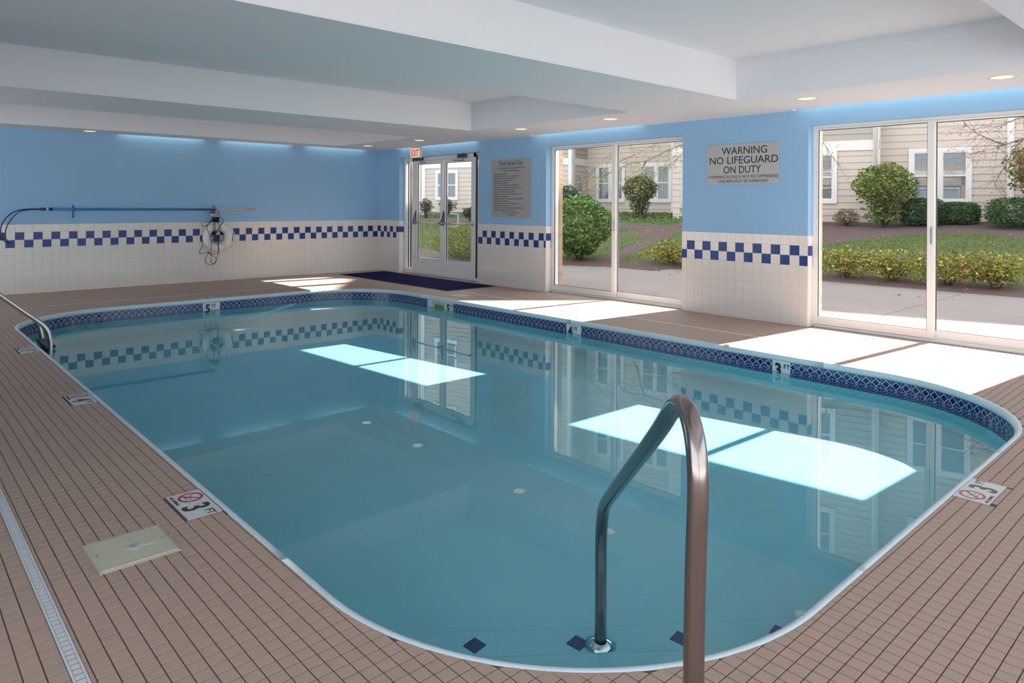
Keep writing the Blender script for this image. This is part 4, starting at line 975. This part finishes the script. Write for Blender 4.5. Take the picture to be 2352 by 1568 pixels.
# leaf shrub in the large window
x, y = 21.0, 7.5; g0 = gh(x, y); root = empty('round_topped_shrub', (x, y, g0), 'tall round-topped shrub with trunk seen through the large window', 'shrub')
stems(root, (x, y, g0-.02), [(x+random.uniform(-.5, .5), y+random.uniform(-.6, .6), g0+random.uniform(.8, 1.5)) for _ in range(18)], .024)
def lf_(g, n):
    a = blob((x, y, g0+1.18), (.80, .80, .62), .08, .55, ph=1.1)(g, int(n*.78)); b = blob((x, y, g0+.45), (.48, .48, .36), .2, .7, ph=.4)(g, int(n*.22)); return np.vstack([a, b])
leaf_cloud('foliage', 4600, lf_, .095, [(G1, 4), (G2, 3), ((.17, .17, .03), 3), ((.18, .12, .035), 2), (G3, 1)], root, 5)
shrub('low_shrub', (21.15, 8.62), .72, .50, 'small reddish shrub against the siding left of the tall round-topped shrub', [(RD, 3), (G1, 3), (OR_, .6), (BR_, 1)], 1100, .05, 6, z0=.05)
shrub('low_shrub', (20.9, 9.55), .62, .52, 'small green shrub at the left edge of the large window', [(G1, 3), (RD, 1), (G2, 2)], 1000, .05, 7)
shrub('clipped_shrub', (21.75, 6.80), 1.05, .78, 'dark clipped shrub touching the tall round-topped shrub', [(DK, 4), (G3, 4), (G1, 1), ((.07, .05, .08), 1)], 7000, .055, 8, 'box')
shrub('clipped_shrub', (22.35, 6.05), .92, .62, 'low dark clipped shrub under the right half of the hotel window', [(DK, 3), (G3, 4), (G1, 2)], 6000, .055, 9, 'box')
shrub('clipped_shrub', (21.9, 4.35), 1.75, .78, 'wide dark clipped shrub at the right edge of the photo', [(DK, 3), (G3, 5), (G1, 2)], 9500, .06, 10, 'box')
x, y = 22.2, 4.05; g0 = gh(x, y); root = empty('tall_shrub', (x, y, g0), 'tall red and green shrub rising above the wide clipped one', 'shrub')
stems(root, (x, y, g0), [(x+random.uniform(-.4, .4), y+random.uniform(-.4, .4), g0+random.uniform(1.2, 2)) for _ in range(10)], .022)
leaf_cloud('foliage', 4200, blob((x, y, g0+1.55), (.85, .85, .80), .12, .5, ph=.8), .09, [(G1, 4), (RD, 3), (G2, 2), (OR_, .8)], root, 11)
# yellowing hedge plants at the patio edge
HC = [(YG, 3.5), (YL, 1.2), (G2, 2.5), (G1, 2.5), (OR_, 1.0), ((.10, .06, .04), 2.5), (RD, .8)]
for q, (x, y, w, h_, lab) in enumerate([
    (12.95, 5.30, 1.15, .60, 'yellow-green hedge shrub at the patio edge, leftmost in the large window'), (12.95, 4.50, 1.1, .60, 'yellow-green hedge shrub at the patio edge, between the leftmost and the window mullion'),
    (12.95, 3.68, 1.15, .62, 'yellow-green hedge shrub at the patio edge behind the large window mullion'), (13.0, 3.02, .95, .62, 'yellow-green hedge shrub at the patio edge just right of the mullion'),
    (13.1, 1.85, .72, .60, 'yellow and orange hedge shrub cut by the right edge of the photo'), (12.85, 8.95, 1.15, .52, 'yellow-green hedge shrub at the patio edge inside the smaller window'),
    (12.85, 8.15, 1.15, .54, 'yellow-green hedge shrub partly hidden by the lifeguard sign pillar')]):
    shrub('hedge_shrub', (x, y), w, h_*.92, lab, HC, 1900, .055, 20+q, z0=.12, lumps=.24, shell=.75, group='yellowing hedge at the patio edge')
# big bush by the door and shrubs seen through the door
x, y = 10.75, 13.15; root = empty('door_bush', (x, y, .0), 'large rounded bush seen through the right door leaf', 'bush')
stems(root, (x, y, 0), [(x+random.uniform(-.4, .4), y+random.uniform(-.4, .4), random.uniform(.3, .7)) for _ in range(12)], .018)
leaf_cloud('foliage', 10000, blob((x, y, .42), (.95, .95, .46), .08, .4, ph=.3), .046, [(G1, 4), (G3, 2), ((.13, .15, .035), 3), (YG, .8), (OR_, .3), (BR_, 1.5)], root, 40)
for q, (x, y, w, h_, lab) in enumerate([(18.4, 25.85, .65, .85, 'dark twiggy shrub seen through the left door leaf'), (19.16, 25.2, .7, .80, 'dark twiggy shrub seen between the two door leaves'), (17.7, 21.8, .6, .56, 'dark rounded shrub at the right edge of the right door leaf')]):
    shrub('small_shrub', (x, y), w, h_, lab, [((.06, .07, .05), 3), ((.09, .09, .07), 2), (RD, .6)], 700 if q < 2 else 1800, .09, 50+q, z0=.25, lumps=.2, shell=.8)
# low ground cover mat and grass blades and fallen leaves
def on_region(rg, n, rect_, seed, hh=.0):
    g = np.random.default_rng(seed); out = []
    while len(out) < n:
        x = g.uniform(rect_[0], rect_[1]); y = g.uniform(rect_[2], rect_[3])
        if x > edge_x(y)+.05 and region(x, y) in rg: out.append((x, y, gh(x, y)+.01+hh*g.random()))
    return np.array(out)
o = leaf_cloud('ground_cover', 9000, lambda g, n: on_region(('cover',), n, (18, 24.5, 12, 30), 60, .12), .09, [(G1, 4), (G2, 3), (G3, 3), (YG, 1)], None, 60)
tags(o, 'low green ground cover plants on the bank below the hotel', 'ground cover', kind='stuff')
def blades(n):
    P = on_region(('lawn',), n, (10.4, 21, -2, 30), 61); g = np.random.default_rng(62); n = len(P)
    a = g.uniform(0, 2*PI, n); w = .006+.004*g.random(n); h_ = g.uniform(.015, .035, n)
    dx = np.cos(a)*w; dy = np.sin(a)*w; V = np.stack([P+np.stack([dx, dy, 0*a], 1), P-np.stack([dx, dy, 0*a], 1), P+np.stack([dy*2, dx*2, h_], 1)], 1).reshape(-1, 3).astype(np.float32)
    me = bpy.data.meshes.new('grass'); me.vertices.add(3*n); me.vertices.foreach_set('co', V.ravel()); me.loops.add(3*n); me.polygons.add(n)
    me.loops.foreach_set('vertex_index', np.arange(3*n, dtype=np.int32)); me.polygons.foreach_set('loop_start', np.arange(0, 3*n, 3, dtype=np.int32)); me.update(calc_edges=True)
    C = np.array([(.08, .125, .018), (.12, .155, .022), (.17, .15, .035), (.06, .10, .015)]); cc = C[g.integers(0, 4, n)]
    ca = me.color_attributes.new('leafcol', 'FLOAT_COLOR', 'POINT'); A = np.ones((n, 3, 4), np.float32); A[:, :, :3] = cc[:, None, :]; ca.data.foreach_set('color', A.ravel())
    me.materials.append(M['leaf']); o = bpy.data.objects.new('grass', me); COL.objects.link(o); return o
tags(blades(75000), 'short grass blades growing over the outside lawn', 'grass', kind='stuff')
o = leaf_cloud('fallen_leaves', 1500, lambda g, n: np.vstack([on_region(('lawn', 'mulch'), n-60, (12.5, 21, 0, 20), 63), np.column_stack([g.uniform(11.3, 12.4, 60), g.uniform(1.5, 10, 60), np.full(60, .004)])]), .06, [(YL, 3), (OR_, 3), (BR_, 3)], None, 64)
tags(o, 'scattered yellow and brown fallen leaves on lawn and mulch', 'leaves', kind='stuff')

# ------------------------------------------------------------------ trees whose boughs hang into view
def branch_tree(name, trunk, height, boughs, label, cols, seed, nleaf, lsize):
    g = random.Random(seed); x, y = trunk; g0 = gh(x, y); root = empty(name, (x, y, g0), label, 'tree')
    part('trunk', MB().tube([(x, y, g0-.1), (x+.03, y, g0+height*.4), (x-.05, y+.05, g0+height)], [.11, .085, .04], 10), M['bark'], root, smooth=True)
    mb = MB(); spots = []
    def grow(p, d, L, r, lvl):
        pts_ = [Vector(p)]; d = Vector(d).normalized(); n = 6
        for i in range(n):
            d = (d+Vector((g.uniform(-.16, .16), g.uniform(-.16, .16), g.uniform(-.12, .09)))).normalized(); pts_.append(pts_[-1]+d*(L/n))
        mb.tube(pts_, [r*(1-.7*i/n) for i in range(n+1)], 5)
        for i in range(1, n+1):
            if lvl < 2 and i % 2 == 0:
                for _ in range(2):
                    a = Vector((g.uniform(-1, 1), g.uniform(-1, 1), g.uniform(-.8, .35))).normalized(); grow(pts_[i], d*.8+a*.75, L*g.uniform(.35, .55), r*.45, lvl+1)
            if lvl >= 1:
                for _ in range(2): spots.append(pts_[i]+Vector((g.gauss(0, .05), g.gauss(0, .05), g.gauss(-.03, .05))))
    for b in boughs:
        P = catmull(b, 5); mb.tube(P, [max(.004, .015*(1-i/len(P))) for i in range(len(P))], 7)
        for i in range(4, len(P), 2):
            d = (P[min(i+1, len(P)-1)]-P[i-1]).normalized()
            for s_ in range(2):
                a = Vector((g.uniform(-1, 1), g.uniform(-1, 1), g.uniform(-1.0, .3))).normalized(); grow(P[i], d*.6+a*.8, g.uniform(.35, .7), .0035, 2)
    part('boughs', mb, M['bark'], root, smooth=True)
    S = np.array([tuple(s_) for s_ in spots]); 
    leaf_cloud('foliage', nleaf, lambda gg, n: S[gg.integers(0, len(S), n)]+gg.normal(size=(n, 3))*.05, lsize, cols, root, seed)
LC = [((.26, .27, .08), 4), ((.20, .22, .07), 2), ((.34, .27, .08), 1.5)]
T1 = [[(13.7, 7.8, 3.01), (12.84, 8.31, 2.69), (12.57, 8.43, 2.6), (12.12, 8.57, 2.43), (11.66, 8.71, 2.23), (11.29, 8.92, 2.14), (10.84, 9.06, 1.93), (10.58, 9.16, 1.86)],
      [(11.66, 8.71, 2.23), (11.6, 8.77, 2.08), (11.58, 8.78, 1.91), (11.55, 8.81, 1.68)],
      [(13.7, 7.8, 3.1), (13.02, 8.43, 3.19), (12.25, 8.99, 3.04), (11.83, 9.24, 2.77), (11.48, 9.43, 2.45), (11.17, 9.57, 2.14), (10.9, 9.68, 1.88)],
      [(13.7, 7.8, 2.9), (13.36, 8.11, 3.01), (12.74, 8.68, 2.91), (12.46, 8.94, 2.7), (12.2, 9.17, 2.49), (11.86, 9.49, 2.28)],
      [(13.7, 7.8, 2.6), (13.88, 7.9, 2.66), (13.37, 8.65, 2.62), (13.11, 8.88, 2.41), (12.95, 9.03, 2.21), (12.77, 9.19, 2.05)],
      [(13.7, 7.8, 3.38), (14.0, 6.99, 3.22), (14.1, 6.48, 2.94), (14.02, 6.15, 2.56), (14.06, 5.98, 2.25)]]
branch_tree('overhanging_tree', (13.71, 7.79), 3.6, T1, 'tree whose yellowing boughs hang across the top of the smaller window', LC, 71, 1500, .042)
T2 = [[(16.5, 2.52, 2.9), (16.38, 2.64, 2.74), (15.74, 3.23, 2.59), (15.36, 3.43, 2.46), (15.08, 3.56, 2.38), (14.71, 3.76, 2.29), (14.47, 3.85, 2.29)],
      [(15.36, 3.43, 2.46), (15.13, 3.51, 2.5), (14.84, 3.64, 2.59), (14.59, 3.73, 2.67), (14.35, 3.82, 2.81)],
      [(16.5, 2.52, 3.3), (16.38, 2.64, 3.22), (15.74, 3.23, 2.99), (15.54, 3.41, 2.89), (15.25, 3.54, 2.79), (14.93, 3.7, 2.82)],
      [(15.74, 3.23, 2.59), (15.61, 3.34, 2.41), (15.5, 3.44, 2.13), (15.37, 3.56, 1.85), (15.34, 3.59, 1.73)]]
branch_tree('bare_branched_tree', (16.5, 2.52), 3.8, T2, 'tree with nearly bare reddish twigs at the upper right of the large window', [((.17, .06, .045), 3), ((.13, .08, .05), 2), ((.14, .14, .04), 2)], 72, 420, .036)

# ------------------------------------------------------------------ hotel wing across the garden
UU = Vector((-.286, .958)).normalized(); NN = Vector((-UU.y, UU.x))
hotel = empty('hotel_building', (22.5, 10, 0), 'cream sided hotel wing with white trimmed windows across the garden', 'building')
def face(P):
    P = Vector(P)
    return lambda t, o, z: (P.x+UU.x*t+NN.x*o, P.y+UU.y*t+NN.y*o, z)
def fbox(mb, fc, t0, t1, o0, o1, z0, z1): return mb.box(t0, o0, z0, t1, o1, z1, fn=fc)
def fboard(mb, fc, t0, t1, z, h_=.2):
    n = len(mb.v); mb.v += [fc(t0, -.02, z), fc(t1, -.02, z), fc(t0, .024, z), fc(t1, .024, z), fc(t0, .006, z+h_), fc(t1, .006, z+h_), fc(t0, -.02, z+h_), fc(t1, -.02, z+h_)]
    mb.f += [(n+2, n+3, n+5, n+4), (n, n+1, n+3, n+2), (n, n+2, n+4, n+6), (n+1, n+7, n+5, n+3), (n+4, n+5, n+7, n+6)]
def clad(fc, t0, t1, z0, band=None, ztop=11.2, beige_above=True, zobj=3.9, nb=1):
    z = z0; up_c = MB(); up_b = MB()
    while z < ztop:
        bz = band and z >= band[1]-.01
        if band and band[0]-.01 <= z < band[1]-.01: z = band[1]; continue
        h_ = .2
        if band and z < band[0] < z+.2: h_ = band[0]-z
        if z < zobj:
            m_ = M['beige'] if (bz and beige_above) else M['siding']; mb = MB(); fboard(mb, fc, t0, t1, z, h_); part('siding_board', mb, m_, hotel)
        else: fboard(up_b if (bz and beige_above and z < 5.5) else up_c, fc, t0, t1, z, h_)
        z += h_
    if up_c.v: part('upper_siding', up_c, M['siding'], hotel, kind='stuff')
    if up_b.v: part('upper_siding', up_b, M['beige'], hotel, kind='stuff')
    if band: part('band_board', fbox(MB(), fc, t0, t1, -.02, .04, band[0], band[1]), M['trim'], hotel)
def win(fc, t0, t1, z0, z1, units=1, gap=.11, tr=.12):
    b = MB(); fbox(b, fc, t0-tr, t0, -.02, .062, z0-tr, z1+tr); fbox(b, fc, t1, t1+tr, -.02, .062, z0-tr, z1+tr); fbox(b, fc, t0, t1, -.02, .066, z0-tr, z0); fbox(b, fc, t0, t1, -.02, .062, z1, z1+tr)
    w = (t1-t0-(units-1)*gap)/units
    for i in range(units-1): fbox(b, fc, t0+(i+1)*w+i*gap, t0+(i+1)*w+(i+1)*gap, -.02, .058, z0, z1)
    wn = part('window', b, M['trim'], hotel)
    for i in range(units):
        a = t0+i*(w+gap); c = a+w; s_ = MB(); e = .035; zm = (z0+z1)/2
        for q in ((a, a+e, z0, z1), (c-e, c, z0, z1), (a+e, c-e, z0, z0+e), (a+e, c-e, z1-e, z1), (a+e, c-e, zm-e*.7, zm+e*.7)): fbox(s_, fc, q[0], q[1], .036, .054, q[2], q[3])
        sub(wn, 'sash', s_, M['trim'])
        sub(wn, 'pane', fbox(MB(), fc, a+.01, c-.01, .044, .048, z0+.01, z1-.01), M['hpane'])
        cu = MB(); K = int((c-a)/.022)
        for k in range(K):
            ta = a+(c-a)*k/K; tb = a+(c-a)*(k+1)/K; oa = .029+.005*(k % 2); ob = .029+.005*((k+1) % 2); cu.quad(fc(ta, oa, z0), fc(tb, ob, z0), fc(tb, ob, z1), fc(ta, oa, z1))
        sub(wn, 'curtain', cu, M['curtain'])
def sub(p, name, mb, m):
    l = hotel.location; mb.v = [(x-l.x, y-l.y, z-l.z) for x, y, z in mb.v]; return obj(name, mb, m, p)
M['hpane'] = glass_mat('hotel pane', (.72, .74, .76), .05, .8)
B = (22.06, 8.28); Bm = (22.06-NN.x*.55, 8.28-NN.y*.55); Am = (23.72, 18.96); AL = (21.75, 20.09)
fB, fBm, fA, fAL = face(B), face(Bm), face(Am), face(AL)
ZB0 = .84
body = MB()
fbox(body, fB, -.15, 6.0, -9, -.02, 0, 11.2); fbox(body, fBm, -14, -.1, -9, -.02, 0, 11.2); fbox(body, fA, -4.2, 2.0, -6, -.02, 0, 11.2); fbox(body, fAL, .03, 9.0, -8, -.02, 0, 11.2)
part('structure_core', body, M['beige'], hotel)
BAND = (3.0, 3.30)
clad(fB, -.19, 6.05, ZB0, BAND); clad(fBm, -14, -.19, ZB0+.02, None); clad(fA, -2.15, 1.64, .95, None, zobj=4.2); clad(fAL, .0, 7.8, .95, (3.0, 3.28), zobj=4.2); clad(fAL, 7.95, 9.0, .95, None, zobj=4.2)
# returns that face the pool
def ret(P, depth_, z0, band):
    P = Vector(P); fc = lambda t, o, z: (P.x-NN.x*t-UU.x*o, P.y-NN.y*t-UU.y*o, z); clad(fc, 0, depth_, z0, band); return fc
rB = ret((B[0]+UU.x*-.19, B[1]+UU.y*-.19), .55, ZB0, BAND); rA = ret(AL, 1.56, .95, (3.0, 3.28))
cb_ = MB(); fbox(cb_, fB, -.21, -.05, -.02, .05, .8, 11.2); fbox(cb_, rB, 0, .13, -.02, .05, .8, 11.2); part('corner_board', cb_, M['trim'], hotel)
cb_ = MB(); fbox(cb_, fAL, -.02, .14, -.02, .05, .8, 11.2); fbox(cb_, rA, 0, .22, -.02, .05, .8, 11.2); part('corner_board', cb_, M['trim'], hotel)
part('corner_board', fbox(MB(), fA, -2.28, -2.12, -.02, .05, .8, 11.2), M['trim'], hotel); part('corner_board', fbox(MB(), fAL, 7.68, 7.9, -.02, .05, .8, 11.2), M['trim'], hotel)
part('corner_board', fbox(MB(), fBm, -3.52, -3.36, -.02, .045, .8, 11.2), M['trim'], hotel)
part('downspout', MB().tube([fB(-.12, .09, .95), fB(-.12, .09, 11.0)], .045, 10), M['trim'], hotel, smooth=True)
part('downspout_adaptor', MB().tube([fB(-.12, .10, .72), fB(-.12, .10, 1.02)], .058, 12), M['hose'], hotel, smooth=True)
part('vent_cap', MB().lathe([(0, .05), (.035, .05), (.04, 0)], fB(.22, .02, 1.05), (NN.x, NN.y, 0), 12), M['trim'], hotel)
for k, dz in enumerate((0, 3.15, 6.2)):
    win(fB, 1.04, 2.45, 1.52+dz, 2.90+dz, 2); win(fB, 4.2, 5.6, 1.52+dz, 2.90+dz, 2)
    win(fBm, -2.42, -1.08, 1.52+dz, 2.92+dz, 2); win(fBm, -5.6, -4.2, 1.52+dz, 2.92+dz, 2)
    win(fA, .0, 1.10, 1.55+dz, 2.95+dz, 2); win(fA, -2.04, -.95, 1.55+dz, 2.95+dz, 2); win(fAL, 5.9, 6.95, 1.62+dz, 2.78+dz, 2)
    if k == 0:
        g = MB(); fbox(g, rA, .45, .98, .0, .03, 1.95, 2.60)
        gw = part('window', g, M['darkgr'], hotel)
        sub(gw, 'grille_bar', (lambda mb: [fbox(mb, rA, .45+.106*i-.008, .45+.106*i+.008, .03, .045, 1.95, 2.6) for i in range(6)] and mb)(MB()), M['trim'])
rf = MB(); P5 = [(-4.0, 11.2), (1.6, 11.2), (-1.2, 13.3)]
rf.v = [fB(t, o, z) for o in (.3, -9) for t, z in P5]; rf.f = [(0, 1, 2), (3, 5, 4), (0, 3, 4, 1), (1, 4, 5, 2), (2, 5, 3, 0)]
fbox(rf, fBm, -14.3, .1, -9.2, .35, 11.15, 11.4); fbox(rf, fB, -.3, 6.4, -9.2, .35, 11.15, 11.4); fbox(rf, fAL, -.3, 9.3, -9, .4, 11.15, 11.4)
part('roof', rf, M['roof'], hotel)
